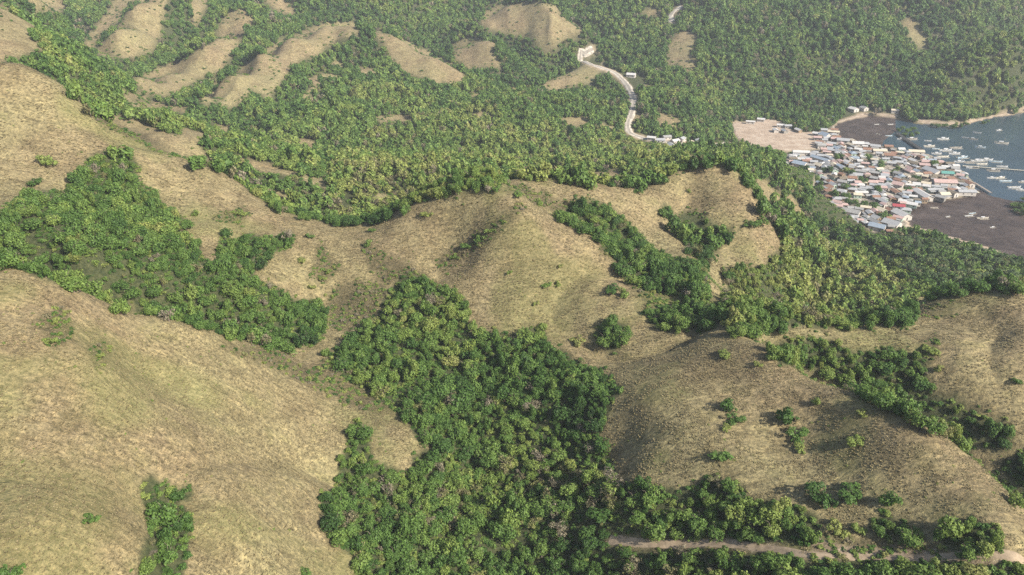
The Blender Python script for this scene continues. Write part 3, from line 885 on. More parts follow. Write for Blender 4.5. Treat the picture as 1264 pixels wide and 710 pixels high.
Pb = np.concatenate([b_[0] for b_ in bp]); Sb = np.concatenate([b_[1] for b_ in bp]); Tb = np.concatenate([b_[2] for b_ in bp])
rot = np.zeros((len(Pb), 3)); rot[:, 2] = rng.uniform(0, 6.28, len(Pb))
scatter('undergrowth', proto_collection('brush', BUSHC), Pb, Sb, rot, rng.integers(0, 3, len(Pb)), Tb, M_LEAF, label='low brush under the trees and over the slopes', category='brush')
print('brush', len(Pb))

# dry grass tussocks
def tuft_mesh(name, seed, n=9):
    g = np.random.default_rng(seed); P = []; Fc = []
    for k in range(n):
        an = g.uniform(0, 6.28); o_ = g.uniform(0, .35); le = g.uniform(.5, .95); h_ = g.uniform(.35, .8)
        d = np.array([math.cos(an), math.sin(an), 0]); s_ = np.array([-d[1], d[0], 0]) * g.uniform(.10, .2)
        p0 = d * o_ * .5; p1 = d * (o_ + le * .45) + np.array([0, 0, h_ * .8]); p2 = d * (o_ + le) + np.array([0, 0, h_ * .75])
        i = len(P)
        P += [tuple(p0 - s_), tuple(p0 + s_), tuple(p1 + s_), tuple(p1 - s_), tuple(p2)]
        Fc += [(i, i + 1, i + 2, i + 3), (i + 3, i + 2, i + 4)]
    return mesh_from(name, P, Fc, [M_STRAW])
tufts = proto_collection('tufts', [tuft_mesh('tuft', 500 + i) for i in range(4)])
def tuft_ok(x, y, z):
    px, py = pix(x, y, z)
    ok = (lookup(WOODW, x, y) < .45) & (px > -60) & (px < 1324) & (py < 745) & clear_sight(x, y, z + .6) & (lookup((trackw | bank).astype(float), x, y) < .3)
    return ok & (fbm(x / 3.0, y / 3.0, 95, 2) + .5 * fbm(x / 22, y / 22, 96, 2) > -.16)
Pt = []; St = []
for s_, r0, r1, a, b in ((.66, 80, 215, .24, .50), (.85, 215, 300, .30, .58), (1.25, 300, 420, .40, .75)):
    x, y = cells(s_, r0, r1)
    z = height(x, y); ok = tuft_ok(x, y, z)
    Pt.append(np.c_[x, y, z - .04][ok]); St.append(rng.uniform(a, b, ok.sum()))
Pt = np.concatenate(Pt); St = np.concatenate(St)
rot = np.zeros((len(Pt), 3)); rot[:, 2] = rng.uniform(0, 6.28, len(Pt))
tt = np.clip(.45 + .3 * fbm(Pt[:, 0] / 20, Pt[:, 1] / 20, 97, 3) + rng.normal(0, .16, len(Pt)), 0, 1)
scatter('dry_grass', tufts, Pt, np.c_[St, St, St * rng.uniform(.6, 1.1, len(St))], rot, rng.integers(0, 4, len(Pt)), tt, M_STRAW, label='straw coloured tussock grass covering the hills', category='grass')
print('tufts', len(Pt))
# ==PART3==
# ------------------------------------------------------------------ shrubs standing alone on the grass
BUSH = [crown_mesh('shrub_crown', 600 + i, 13, 620, .105, [1, 1.3, .9, 1.15][i], [.8, .6, .95, .7][i], .74, (.18, .42)) for i in range(4)]
STEMS = [trunk_mesh('shrub_stem', 640 + i, 5) for i in range(2)]
def make_shrub(n, px, py, rad, tint, label):
    x, y, z = at(px, py)
    e = bpy.data.objects.new('shrub', None); col.objects.link(e)
    e.location = (x, y, z); e.rotation_euler = (0, 0, n * 1.7)
    e['label'] = label; e['category'] = 'shrub'; e['group'] = 'shrubs alone on the grass'
    s_ = obj('stem', STEMS[n % 2], e); s_.scale = (rad * .9, rad * .9, rad * 1.1)
    c = obj('crown', BUSH[n % 4], e); c.location = (0, 0, rad * .12); c.scale = (rad, rad, rad * 1.05); c['tint'] = tint
SHRUBS = [
 (57,204,2.5,.70,'round yellow-green bush alone on the high shoulder of the long ridge'),
 (42,229,2.0,.30,'dark bush at the upper rim of the wooded hollow'),
 (243,267,1.3,.62,'pale bush between the ridge crest and the wooded hollow'),
 (297,266,1.6,.72,'olive bush on the ridge where the crest bends down'),
 (382,294,1.3,.42,'green bush beside the tongue of trees below the saddle'),
 (372,324,1.4,.80,'brown-green bush on bare ground below the saddle'),
 (406,338,1.0,.66,'small bush between the saddle and the brown scrub'),
 (398,346,1.1,.75,'small olive bush just above the brown scrub'),
 (385,357,1.2,.84,'dull brown bush near the lower tip of the wooded hollow'),
 (459,286,1.1,.45,'green bush on the saddle where the knoll begins'),
 (455,304,1.4,.55,'green bush at the top of the thin brush below the saddle'),
 (528,268,1.7,.78,'brownish bush high on the flank of the knoll'),
 (561,320,1.2,.55,'bush low in the dark brush line across the knoll'),
 (577,306,1.5,.40,'dark bush midway in the brush line across the knoll'),
 (590,298,1.3,.50,'dark bush in the upper half of the brush line across the knoll'),
 (604,287,1.2,.62,'olive bush near the top of the brush line across the knoll'),
 (630,338,1.0,.66,'little bush on the broad face of the knoll'),
 (676,354,1.2,.55,'bush low on the sunny face of the knoll'),
 (688,353,1.0,.75,'brown bush next to another low on the sunny face of the knoll'),
 (662,376,.9,.8,'tiny brown bush near the foot of the knoll'),
 (692,330,.9,.85,'tiny withered bush halfway up the sunny face of the knoll'),
 (757,360,2.0,.20,'dark bush at the sunny edge of the knoll beside the tree gully'),
 (768,366,1.6,.62,'yellow-green bush next to the dark one by the tree gully'),
 (714,424,1.8,.86,'withered brown bush between the ravine wall and the round tree clump'),
 (612,236,1.6,.45,'green bush on the rear crest behind the knoll'),
 (640,242,1.5,.55,'bush at the top of the knoll beside the rear crest'),
 (664,254,1.5,.66,'olive bush where the rear crest leaves the knoll'),
 (722,229,1.5,.40,'dark bush on the skyline of the rear crest'),
 (788,238,1.8,.40,'dark bush on the rear crest below the bald hill'),
 (824,262,1.7,.30,'dark bush at the upper end of the bald hill gully'),
 (850,238,1.0,.8,'tiny bush near the top of the bald hill'),
 (925,279,2.0,.35,'green bush in the notch on the flank of the bald hill'),
 (938,277,2.4,.48,'wide bush in the notch on the flank of the bald hill'),
 (955,325,2.0,.22,'dark bush at the foot of the bald hill'),
 (897,508,1.6,.24,'dark bush on the hillside above the track, upper of a close pair'),
 (906,520,1.3,.35,'green bush on the hillside above the track, lower of a close pair'),
 (895,530,.8,.75,'tiny olive bush below the close pair on the hillside'),
 (887,566,1.4,.40,'small green bush over the trees on the upper side of the track'),
 (970,524,2.0,.24,'large dark bush in the middle of the hillside above the track'),
 (982,540,1.6,.42,'green bush touching the large dark one on the hillside'),
 (985,556,1.0,.74,'straw-green bush below the large dark one on the hillside'),
 (1054,548,1.4,.72,'brown-green bush alone below the spur crest'),
 (1008,500,.9,.7,'small bush just under the spur crest'),
 (1063,512,.8,.8,'tiny withered bush just under the spur crest'),
 (1007,618,2.2,.16,'big dark bush low on the hillside, larger of two neighbours'),
 (1046,615,1.9,.34,'green bush low on the hillside, smaller of two neighbours'),
 (1099,624,1.5,.42,'green bush alone low on the hillside under the spur'),
 (1031,657,1.3,.82,'brown bush on the bank over the dirt track'),
 (1058,657,1.0,.70,'small bush on the bank over the dirt track'),
 (893,441,1.5,.74,'yellowish bush casting a dark shadow on the crest above the hillside'),
 (956,444,1.8,.66,'yellow-green bush at the head of the gully behind the spur'),
 (935,452,.9,.8,'tiny bush on the crest above the hillside'),
 (1255,474,1.2,.40,'green bush alone on the slope beyond the gully'),
 (1148,436,1.7,.74,'olive bush on the brushy edge beyond the gully'),
 (1158,458,1.1,.86,'brown bush on the brushy edge beyond the gully'),
 (112,644,1.0,.45,'dark little bush alone on the straw slope'),
 (14,712,1.4,.35,'dark bush at the foot of the straw slope'),
 (376,710,1.1,.45,'dark bush low on the straw slope towards the ravine'),
 (70,400,.9,.8,'small withered bush on the crest of the straw slope'),
 (62,424,1.0,.72,'olive bush below the crest of the straw slope'),
 (124,442,.9,.8,'brown bush in the patchy part of the straw slope'),
]
for n, (px, py, rad, tnt, lab) in enumerate(SHRUBS): make_shrub(n, px, py, rad * (1.75 if 860 < px < 1110 and py > 480 else 1.45), tnt * .9, lab)

# ------------------------------------------------------------------ coconut palms behind the shore
M_FROND = leaf_material('palm_frond', [(0, (.028, .05, .014)), (.5, (.06, .095, .025)), (1, (.13, .14, .045))], .2)
def palm_crown(name, seed):
    g = random.Random(seed); P = []; Fc = []
    for k in range(15):
        an = 2 * math.pi * k / 15 + g.uniform(-.2, .2); el = g.uniform(.05, 1.1); ln = g.uniform(.85, 1.1)
        d = Vector((math.cos(an), math.sin(an), 0)); sd_ = Vector((-d.y, d.x, 0))
        prev = None
        for j in range(6):
            t = j / 5
            p = d * (ln * t * math.cos(el * (1 - .4 * t))) + Vector((0, 0, ln * (math.sin(el) * t - .75 * t * t)))
            wd = .15 * math.sin(math.pi * min(t * .85 + .12, 1)) + .01
            dr = Vector((0, 0, -wd * .55))
            i = len(P); P += [tuple(p + sd_ * wd + dr), tuple(p), tuple(p - sd_ * wd + dr)]
            if prev is not None:
                Fc += [(prev, prev + 1, i + 1, i), (prev + 1, prev + 2, i + 2, i + 1)]
            prev = i
    return mesh_from(name, P, Fc, [M_FROND])
def palm_trunk(name, lean):
    P = []; Fc = []
    for j in range(4):
        a, b = j / 4, (j + 1) / 4
        tube(P, Fc, (lean * a * a, 0, a - .03), (lean * b * b, 0, b), .022 - .008 * a, .022 - .008 * b, 5)
    return mesh_from(name, P, Fc, [M_BARK])
PC = [palm_crown('palm_crown', 700 + i) for i in range(4)]
PT = [(palm_trunk('palm_trunk', l), l) for l in (0, .08, .16)]
def make_palm(n, x, y, z, h, rad, tint, label):
    e = bpy.data.objects.new('coconut_palm', None); col.objects.link(e)
    e.location = (x, y, z); e.rotation_euler = (0, 0, n * 2.4)
    e['label'] = label; e['category'] = 'palm'; e['group'] = label
    tm, l = PT[n % 3]
    t = obj('trunk', tm, e); t.scale = (h, h, h)
    c = obj('crown', PC[n % 4], e); c.location = (l * h, 0, h); c.scale = (rad, rad, rad); c['tint'] = tint
GROVE = [(1082,296),(1120,292),(1160,296),(1200,306),(1264,326),(1264,350),(1200,352),(1150,346),(1105,330)]
npalm = 0
x, y = cells(8.5, 380, 640)
z = height(x, y)
px, py = pix(x, y, z + 7.0)
for k in np.flatnonzero(inpoly(px, py, GROVE) & (lookup((low | beach).astype(float), x, y) < .2)):
    h = rng.uniform(7, 11); tnt = float(np.clip(rng.normal(.42, .2), .05, .95))
    lab = '%s coconut palm %s' % ('tall' if h > 9 else 'short', 'in the grove behind the grey shore' if py[k] < 322 else 'on the hill side of the shore grove')
    lab = lab.replace('coconut', ['straight', 'slightly bent', 'leaning'][npalm % 3] + ' coconut')
    lab = ('dark ' if tnt < .33 else 'yellowish green ' if tnt > .55 else 'green ') + lab  # colour word follows the palm's random frond tint
    make_palm(npalm, x[k], y[k], z[k], h, rng.uniform(3.0, 3.9), tnt, lab); npalm += 1
print('palms', npalm)

# ------------------------------------------------------------------ road, track
def ribbon(name, line, wd, mat, lift, label, skirt=.8, seg=2.5):
    W = [Vector(at(*p)) for p in line]
    # Catmull-Rom through the surveyed points
    P = []
    for i in range(len(W) - 1):
        p0, p1, p2, p3 = W[max(i - 1, 0)], W[i], W[i + 1], W[min(i + 2, len(W) - 1)]
        m = max(2, int((p2 - p1).length / seg))
        for j in range(m):
            t = j / m
            P.append(.5 * (2 * p1 + (p2 - p0) * t + (2 * p0 - 5 * p1 + 4 * p2 - p3) * t * t + (3 * p1 - p0 - 3 * p2 + p3) * t ** 3))
    P.append(W[-1])
    Vv = []; Fc = []; mi = []
    for i, p in enumerate(P):
        d = P[min(i + 1, len(P) - 1)] - P[max(i - 1, 0)]
        n = Vector((-d.y, d.x, 0)).normalized()
        ww = wd * (1 + .15 * math.sin(i * .7) * math.sin(i * .23 + 1))
        offs = (-ww * 1.25, -ww, -ww * .4, ww * .4, ww, ww * 1.25)
        for k, o_ in enumerate(offs):
            q = p + n * o_
            z_ = float(height(q.x, q.y)) + lift
            Vv.append((q.x, q.y, z_ - (skirt if k in (0, 5) else 0)))
        if i:
            b_ = (i - 1) * 6; c_ = i * 6
            for k in range(5):
                Fc.append((b_ + k, b_ + k + 1, c_ + k + 1, c_ + k)); mi.append(1 if k in (1, 3) else (2 if k in (0, 4) else 0))
    return obj(name, mesh_from(name, Vv, Fc, mat, mi, True), kind='structure', label=label)
M_ROAD = plain('worn_road', (.22, .195, .16), .9, .2, .3)
M_SHOULDER = plain('pale_gravel', (.36, .32, .26), .95, .35, .25)
M_SOIL = plain('track_soil', (.27, .205, .135), .95, .3, .6)
ribbon('road', ROAD, 3.2, [M_ROAD, M_SHOULDER, M_SHOULDER], .45, 'pale winding road cut into the wooded slope above the village')
ribbon('hill_road', SPUR_ROAD, 4.0, [M_SHOULDER, M_SHOULDER, M_SHOULDER], .5, 'short bit of pale road high on the wooded slope')
ribbon('dirt_track', TRACK, .8, [M_SOIL, M_SOIL, M_SOIL], .06, 'dirt track along the foot of the grass hillside', .1, 1.0)

# ------------------------------------------------------------------ village houses
ROOFS = {
 'silver': plain('zinc_roof', (.29, .29, .285), .45, .12, .8), 'white': plain('white_roof', (.42, .405, .38), .6, .14, .8),
 'pinkish': plain('faded_red_roof', (.36, .25, .22), .7, .18, .8), 'rusty': plain('rusty_roof', (.20, .11, .07), .85, .3, .9),
 'cream': plain('cream_roof', (.44, .38, .28), .7, .12, .8), 'thatched': plain('thatch_roof', (.14, .115, .08), .95, .3, 1.2),
 'teal': plain('teal_roof', (.09, .24, .20), .5, .15, .8), 'crimson': plain('crimson_roof', (.28, .05, .055), .5, .15, .8),
 'blue-grey': plain('bluegrey_roof', (.22, .26, .30), .5, .15, .8), 'grey': plain('grey_roof', (.24, .235, .22), .7, .2, .8),
}
WALLS = [plain('white_wall', (.44, .40, .35), .9, .12), plain('block_wall', (.24, .22, .19), .9, .2), plain('wood_wall', (.22, .16, .10), .9, .3), plain('green_wall', (.34, .42, .34), .9, .15)]
M_DARK = plain('dark_opening', (.03, .03, .03), .6, .2)
M_TIMBER = plain('grey_timber', (.24, .20, .16), .9, .3, 1.0)
def box_mesh(name, lo, hi, mat):
    x0, y0, z0 = lo; x1, y1, z1 = hi
    v = [(x0, y0, z0), (x1, y0, z0), (x1, y1, z0), (x0, y1, z0), (x0, y0, z1), (x1, y0, z1), (x1, y1, z1), (x0, y1, z1)]
    f = [(0, 3, 2, 1), (4, 5, 6, 7), (0, 1, 5, 4), (1, 2, 6, 5), (2, 3, 7, 6), (3, 0, 4, 7)]
    return mesh_from(name, v, f, [mat])
def roof_mesh(name, w_, l_, h, rise, kind, mat):
    """gable, hip or lean-to sheet with real thickness, ridge along y"""
    o_ = .55; t = .14
    a, b = w_ / 2 + o_, l_ / 2 + o_
    if kind == 'gable': top = [(-a, -b, h), (0, -b, h + rise), (a, -b, h), (-a, b, h), (0, b, h + rise), (a, b, h)]; fc = [(0, 1, 4, 3), (1, 2, 5, 4)]
    elif kind == 'hip': top = [(-a, -b, h), (0, -b + a * .9, h + rise), (a, -b, h), (-a, b, h), (0, b - a * .9, h + rise), (a, b, h)]; fc = [(0, 1, 4, 3), (1, 2, 5, 4), (0, 2, 1), (3, 4, 5)]
    else: top = [(-a, -b, h), (a, -b, h + rise * .6), (-a, b, h), (a, b, h + rise * .6)]; fc = [(0, 1, 3, 2)]
    n = len(top)
    v = [(x_, y_, z_ + t) for x_, y_, z_ in top] + top
    f = list(fc) + [tuple(n + i for i in reversed(q)) for q in fc]
    edge = {}
    for q in fc:
        for i in range(len(q)):
            e_ = (q[i], q[(i + 1) % len(q)])
            edge[e_] = 1
    for (i, j) in edge:
        if (j, i) not in edge: f.append((j, i, n + i, n + j))
    return mesh_from(name, v, f, [mat])
def gable_wall(name, w_, l_, h, rise, kind, mat):
    a, b = w_ / 2, l_ / 2
    if kind == 'gable':
        v = [(-a, -b, -.6), (a, -b, -.6), (a, -b, h), (0, -b, h + rise * .82), (-a, -b, h), (-a, b, -.6), (a, b, -.6), (a, b, h), (0, b, h + rise * .82), (-a, b, h)]
        f = [(0, 1, 2, 3, 4), (5, 9, 8, 7, 6), (1, 6, 7, 2), (0, 4, 9, 5)]
        return mesh_from(name, v, f, [mat])
    return box_mesh(name, (-a, -b, -.6), (a, b, h), mat)
placed = []
def house(x, y, z, w_, l_, turn, roof, wall, kind, label, group='houses of the shore village', h=2.7, lean=False):
    e = bpy.data.objects.new('house', None); col.objects.link(e)
    e.location = (x, y, z); e.rotation_euler = (0, 0, turn)
    e['label'] = label; e['category'] = 'house'; e['group'] = group
    rise = w_ * random.uniform(.2, .3)
    obj('wall', gable_wall('wall', w_, l_, h, rise, kind, WALLS[wall]), e)
    obj('roof', roof_mesh('roof', w_, l_, h - .05, rise, kind, ROOFS[roof]), e)
    obj('door', box_mesh('door', (-.5, -l_ / 2 - .04, -.3), (.5, -l_ / 2 + .02, 2.0), M_DARK), e)
    for sx in (-1, 1):
        for yy in (-l_ * .25, l_ * .25):
            xx = sx * w_ / 2
            obj('window', box_mesh('window', (xx - .04, yy - .55, .9), (xx + .04, yy + .55, 1.9), M_DARK), e)
    if lean:
        o_ = obj('porch_roof', roof_mesh('porch', 2.2, l_ * .7, 2.1, .9, 'shed', ROOFS['grey' if roof != 'grey' else 'rusty']), e)
        o_.location = (-(w_ / 2 + 1.5), 0, 0)
    placed.append((x, y, math.hypot(w_, l_) / 2))
def ground_px(px, py, z=2.0):
    a, t = ray(px, py); r = (HC - z) / -t
    return float(r * np.sin(a)), float(r * np.cos(a))
# the big roofs one can tell apart
BIG = [
 (1138,243,9,26,.06,'white','long white-roofed hall beside the mud flat'),
 (1112,268,11,17,.25,'white','broad white-roofed house at the edge of the mud flat'),
 (1100,279,12,15,.7,'silver','square silver-roofed house beside the palm grove'),
 (1082,283,10,14,.9,'blue-grey','blue-grey roofed house at the landward corner of the palm grove'),
 (1108,258,6,11,1.3,'crimson','bright crimson roof beside the mud flat'),
 (1165,228,9,24,1.45,'pinkish','long faded red roof near the tip of the village'),
 (1168,217,8,13,1.35,'teal','teal green roof near the waterfront pier'),
 (1150,214,12,20,.3,'silver','big silver hall in the middle of the waterfront'),
 (988,191,7,20,1.45,'white','long white-roofed shed beside the bare dirt field'),
 (1012,199,8,24,.55,'blue-grey','long pale green-grey roof pointing at the dirt field'),
 (987,205,12,15,.8,'blue-grey','big blue-grey house among trees on the landward side'),
 (1010,207,7,9,.4,'cream','yellowish roof among trees on the landward side'),
 (1030,262,11,15,.7,'silver','wide silver roof at the lower landward edge of the village'),
 (1050,265,9,16,.9,'grey','wide grey roof at the lower landward edge of the village'),
 (1062,241,5,13,1.5,'white','narrow white roof in front of the village trees'),
 (1108,231,9,11,.8,'pinkish','faded pink roof in the middle of the village'),
 (1192,240,7,18,1.5,'silver','long silver roof at the very tip of the village'),
 (1130,190,8,18,1.4,'cream','long cream roof at the landing behind the dark jetty'),
 (1085,189,8,16,1.4,'cream','long cream roof facing the upper mud flat'),
 (1040,176,9,15,1.2,'silver','silver roof by the far end of the upper mud flat'),
 (1058,180,9,14,1.4,'white','white roof on the shore of the upper mud flat'),
 (1018,170,12,12,.5,'blue-grey','square blue-grey roof at the corner of the dirt field'),
 (1053,137,11,12,.5,'white','white house under the mountain by the far beach'),
 (1066,136,9,10,.4,'grey','grey house under the mountain by the far beach'),
 (1104,139,7,10,1.3,'cream','cream roofed house under the mountain by the far beach'),
 (779,95,9,13,1.2,'white','white-roofed house at the bend of the winding road'),
 (939,150,7,10,1.2,'white','white roof at the upper rim of the dirt field'),
 (926,153,5,12,1.3,'white','long white roof at the upper rim of the dirt field'),
]
for px, py, w_, l_, tn, rf, lab in BIG:
    x, y, z = at(px, py) if py < 160 or px < 960 else (*ground_px(px, py), 2.0)
    house(x, y, z, w_ * .82, l_ * .8, tn, rf, 0, 'gable', lab, 'large roofs of the shore village', 3.0)
TREESPOT = [(1092,207,9,5),(1104,212,9,5),(1050,250,10,9),(1066,252,9,6),(1076,256,8,8),(985,212,11,7),(1000,222,9,6),(1006,235,8,7),(1062,225,6,4),(1020,215,6,5),(1048,214,6,4),(1032,244,8,5),(1130,222,5,3),(1080,236,6,4),(1120,236,4,3),(1036,196,6,4),(1070,198,5,3),(1150,205,4,2),(1014,250,8,6),(1092,268,6,5),(1046,232,6,4)]
def near_tree(px, py): return any(((px - a) / b) ** 2 + ((py - c) / d) ** 2 < 1 for a, c, b, d in TREESPOT)
def where_word(px, py):
    if px > 1150 and py > 222: return 'on the tip of the village by the mud flat'
    if py > 246 and px > 1085: return 'on the edge of the lower mud flat'
    if px > 1135: return 'on the boat landing side of the village'
    if py < 192 and px > 1024: return 'along the shore of the upper mud flat'
    if px < 1024 and py < 192: return 'beside the bare dirt field'
    if px < 1045 and py > 225: return 'on the landward edge among the trees'
    if px < 1060: return 'on the field side of the village'
    return 'in the crowded middle of the village'
names = list(ROOFS); wts = [.27, .15, .12, .14, .08, .09, 0, 0, .07, .12]
wts = [q / sum(wts) for q in wts]
HOUSEZONE = [(1005,168),(1028,158),(1040,174),(1075,180),(1135,190),(1160,199),(1188,212),(1198,226),(1200,238),(1160,247),(1120,258),(1113,270),(1116,284),(1090,290),(1066,284),(1050,276),(1012,264),(1002,250),(1005,230),(978,218),(964,200),(984,190),(1012,190)]
tries = 0; nh = 0
while tries < 12000 and nh < 295:
    tries += 1
    px, py = rng.uniform(960, 1205), rng.uniform(158, 290)
    if not inpoly(np.array([px]), np.array([py]), HOUSEZONE)[0] or near_tree(px, py): continue
    if px < 1045 and py > 215 and rng.random() < .5: continue
    x, y = ground_px(px, py)
    w_ = rng.uniform(3.6, 5.8); l_ = w_ * rng.uniform(1.05, 1.8)
    rad = math.hypot(w_, l_) / 2
    if any((x - a) ** 2 + (y - b) ** 2 < ((rad + c) * .80) ** 2 for a, b, c in placed): continue
    tn = (1.25 if (px + py * .6) % 90 < 60 else .15) + rng.normal(0, .22)
    rf = str(rng.choice(names, p=wts))
    kind = 'gable' if rng.random() < .68 else ('hip' if rng.random() < .6 else 'shed')
    size = 'long' if l_ > w_ * 1.5 else ('small' if w_ < 4.6 else 'mid-sized')
    shape = {'gable': 'gabled', 'hip': 'hip-roofed', 'shed': 'lean-to'}[kind]
    lab = '%s %s house with %s roof %s' % (size, shape, rf, where_word(px, py))
    house(x, y, 2.0, w_, l_, tn, rf, int(rng.integers(0, 4)), kind, lab, lab, rng.uniform(2.4, 3.2), rng.random() < .25)
    nh += 1
print('houses', nh)
for i, (px, py) in enumerate([(804,173),(815,176),(823,172),(833,177),(842,174),(852,179),(862,177),(828,182),(872,182)]):
    x, y, z = at(px, py)
    rf = ['white', 'silver', 'grey', 'white', 'silver', 'cream', 'white', 'silver', 'grey'][i]
    lab = 'small %s-roofed house where the winding road reaches the flat' % rf
    house(x, y, z + .2, 5.5, 8, 1.2 + .3 * i, rf, 0, 'gable', lab, lab)
for i, (px, py) in enumerate([(963,157),(972,158),(982,155),(990,158),(998,160),(1004,156),(1010,152),(1020,150),(1028,148),(957,163),(968,164),(985,163)]):
    x, y, z = at(px, py)
    rf = ['white', 'silver', 'rusty', 'pinkish', 'white', 'grey', 'silver', 'white', 'blue-grey', 'white', 'silver', 'white'][i]
    lab = 'small %s-roofed house between the dirt field and the mountain' % rf
    house(x, y, z, 5, 7.5, 1.3 + .2 * i, rf, i % 3, 'gable', lab, lab)
# trees between the houses
n = 0
for cx, cy, bx, by in TREESPOT:
    for _ in range(max(3, int(bx * by / 14))):
        px, py = cx + rng.uniform(-.8, .8) * bx, cy + rng.uniform(-.7, .9) * by
        x, y = ground_px(px, py)
        t = float(np.clip(rng.normal(.38, .14), .05, .78)); rad = rng.uniform(2.6, 4.8); hg = rad * 1.5
        make_tree(n % 6, n % 4, x, y, 1.9, rad, hg, t, n * 1.3, 'tree', '%s tree between the village houses %s' % (colour_word(t), where_word(px, py)), 'trees between the village houses')
        n += 1
# mangroves standing in the bay
MANG = [(1108,163,3.6),(1114,160,4.2),(1120,164,4.6),(1127,161,4.0),(1116,168,3.4),(1124,169,3.6),(1131,166,3.0),(1150,156,3.2),(1157,158,4.2),(1166,157,4.6),(1176,159,4.6),(1185,158,4.4),(1192,155,3.6),
        (1214,153,3.2),(1220,151,2.4),(1252,256,4.6),(1260,258,5.2),(1262,266,4.4),(1266,250,4.0),(1254,262,3.4)]
for n, (px, py, rad) in enumerate(MANG):
    x, y = ground_px(px, py, 0)
    wd = 'in the shallows near the dark jetty' if px < 1140 else 'off the pale far beach' if py < 200 else 'on the open lower mud flat'
    t = float(rng.uniform(.2, .5))
    make_tree(n % 6, n % 4, x, y, -.1, rad, rad * 1.25, t, n * 1.1, 'mangrove_tree', '%s mangrove tree standing %s' % (colour_word(t), wd), 'mangroves in the bay')

# ------------------------------------------------------------------ outrigger boats
HULLS = {'white': plain('white_hull', (.45, .45, .44), .5, .06), 'pale blue': plain('blue_hull', (.36, .44, .48), .5, .1), 'cream': plain('cream_hull', (.50, .46, .38), .5, .08), 'weathered': plain('old_hull', (.28, .25, .21), .8, .2)}
M_BAMBOO = plain('bamboo', (.42, .38, .29), .8, .2)
M_TARP = plain('white_tarp', (.46, .46, .46), .7, .06)
def hull_mesh(name, mat):
    P = []; Fc = []
    st = [(-1, .02, .26), (-.8, .055, .16), (-.4, .08, .12), (0, .085, .11), (.4, .075, .12), (.8, .045, .17), (1, .012, .3)]
    for x_, w_, s_ in st:
        x_ *= .5
        P += [(x_, -w_ / 2, s_ * .5), (x_, -w_ * .35, -.03), (x_, w_ * .35, -.03), (x_, w_ / 2, s_ * .5), (x_, w_ * .34, s_ * .5 - .03), (x_, -w_ * .34, s_ * .5 - .03)]
    for i in range(len(st) - 1):
        for k in range(6):
            a = i * 6 + k; b = i * 6 + (k + 1) % 6
            Fc.append((a, b, b + 6, a + 6))
    Fc.append(tuple(range(5, -1, -1))); e = (len(st) - 1) * 6; Fc.append(tuple(e + k for k in range(6)))
    return mesh_from(name, P, Fc, [mat], None, False)
HM = {k: hull_mesh('hull', m) for k, m in HULLS.items()}
def float_mesh():
    P = []; Fc = []
    tube(P, Fc, (-.42, 0, .0), (.36, 0, .0), .014, .014, 5); tube(P, Fc, (.36, 0, 0), (.46, 0, .04), .014, .006, 5)
    return mesh_from('float', P, Fc, [M_BAMBOO])
def beam_mesh():
    P = []; Fc = []
    tube(P, Fc, (0, -.26, .012), (0, -.12, .075), .008, .009, 4); tube(P, Fc, (0, -.12, .075), (0, .12, .075), .009, .009, 4); tube(P, Fc, (0, .12, .075), (0, .26, .012), .009, .008, 4)
    return mesh_from('beam', P, Fc, [M_BAMBOO])
def canopy_mesh():
    v = []; f = []
    for x_ in (-.2, .12):
        for k in range(5):
            an = math.pi * k / 4
            v.append((x_, math.cos(an) * .07, .14 + math.sin(an) * .03))
    n_ = len(v)
    v += [(a, b, c - .008) for a, b, c in v]
    for k in range(4):
        f.append((k, k + 1, k + 6, k + 5)); f.append((10 + k + 5, 10 + k + 6, 10 + k + 1, 10 + k))
    for x0 in (0, 5):
        for k in range(4): f.append((x0 + k + 1, x0 + k, x0 + 10 + k, x0 + 11 + k))
    return mesh_from('canopy', v, f, [M_TARP])
FLM, BEM, CAM_ = float_mesh(), beam_mesh(), canopy_mesh()
PM = (lambda P, Fc: (tube(P, Fc, (0, 0, 0), (0, 0, .10), .005, .005, 4), mesh_from('post', P, Fc, [M_BAMBOO]))[1])([], [])
MAST = (lambda P, Fc: (tube(P, Fc, (.18, 0, 0), (.18, 0, .42), .007, .004, 4), mesh_from('mast', P, Fc, [M_BAMBOO]))[1])([], [])
def boat(n, px, py, ln, turn, colr, canopy, lab, mast=False):
    x, y = ground_px(px, py, 0)
    z = max(float(height(x, y)), 0.0) + .02 * ln
    e = bpy.data.objects.new('outrigger_boat', None); col.objects.link(e)
    e.location = (x, y, z); e.rotation_euler = (0, 0, turn); e.scale = (ln, ln, ln)
    e['label'] = lab; e['category'] = 'boat'; e['group'] = 'boats at the village'
    obj('hull', HM[colr], e)
    for s_ in (-1, 1):
        o_ = obj('outrigger', FLM, e); o_.location = (0, s_ * .26, 0)
    for xx in (-.22, .2):
        o_ = obj('crossbeam', BEM, e); o_.location = (xx, 0, .0)
    if canopy:
        c = obj('canopy', CAM_, e)
        for xx in (-.18, .10):
            for yy in (-.055, .055):
                p = obj('post', PM, c); p.location = (xx, yy, .045)
    if mast: obj('mast', MAST, e)
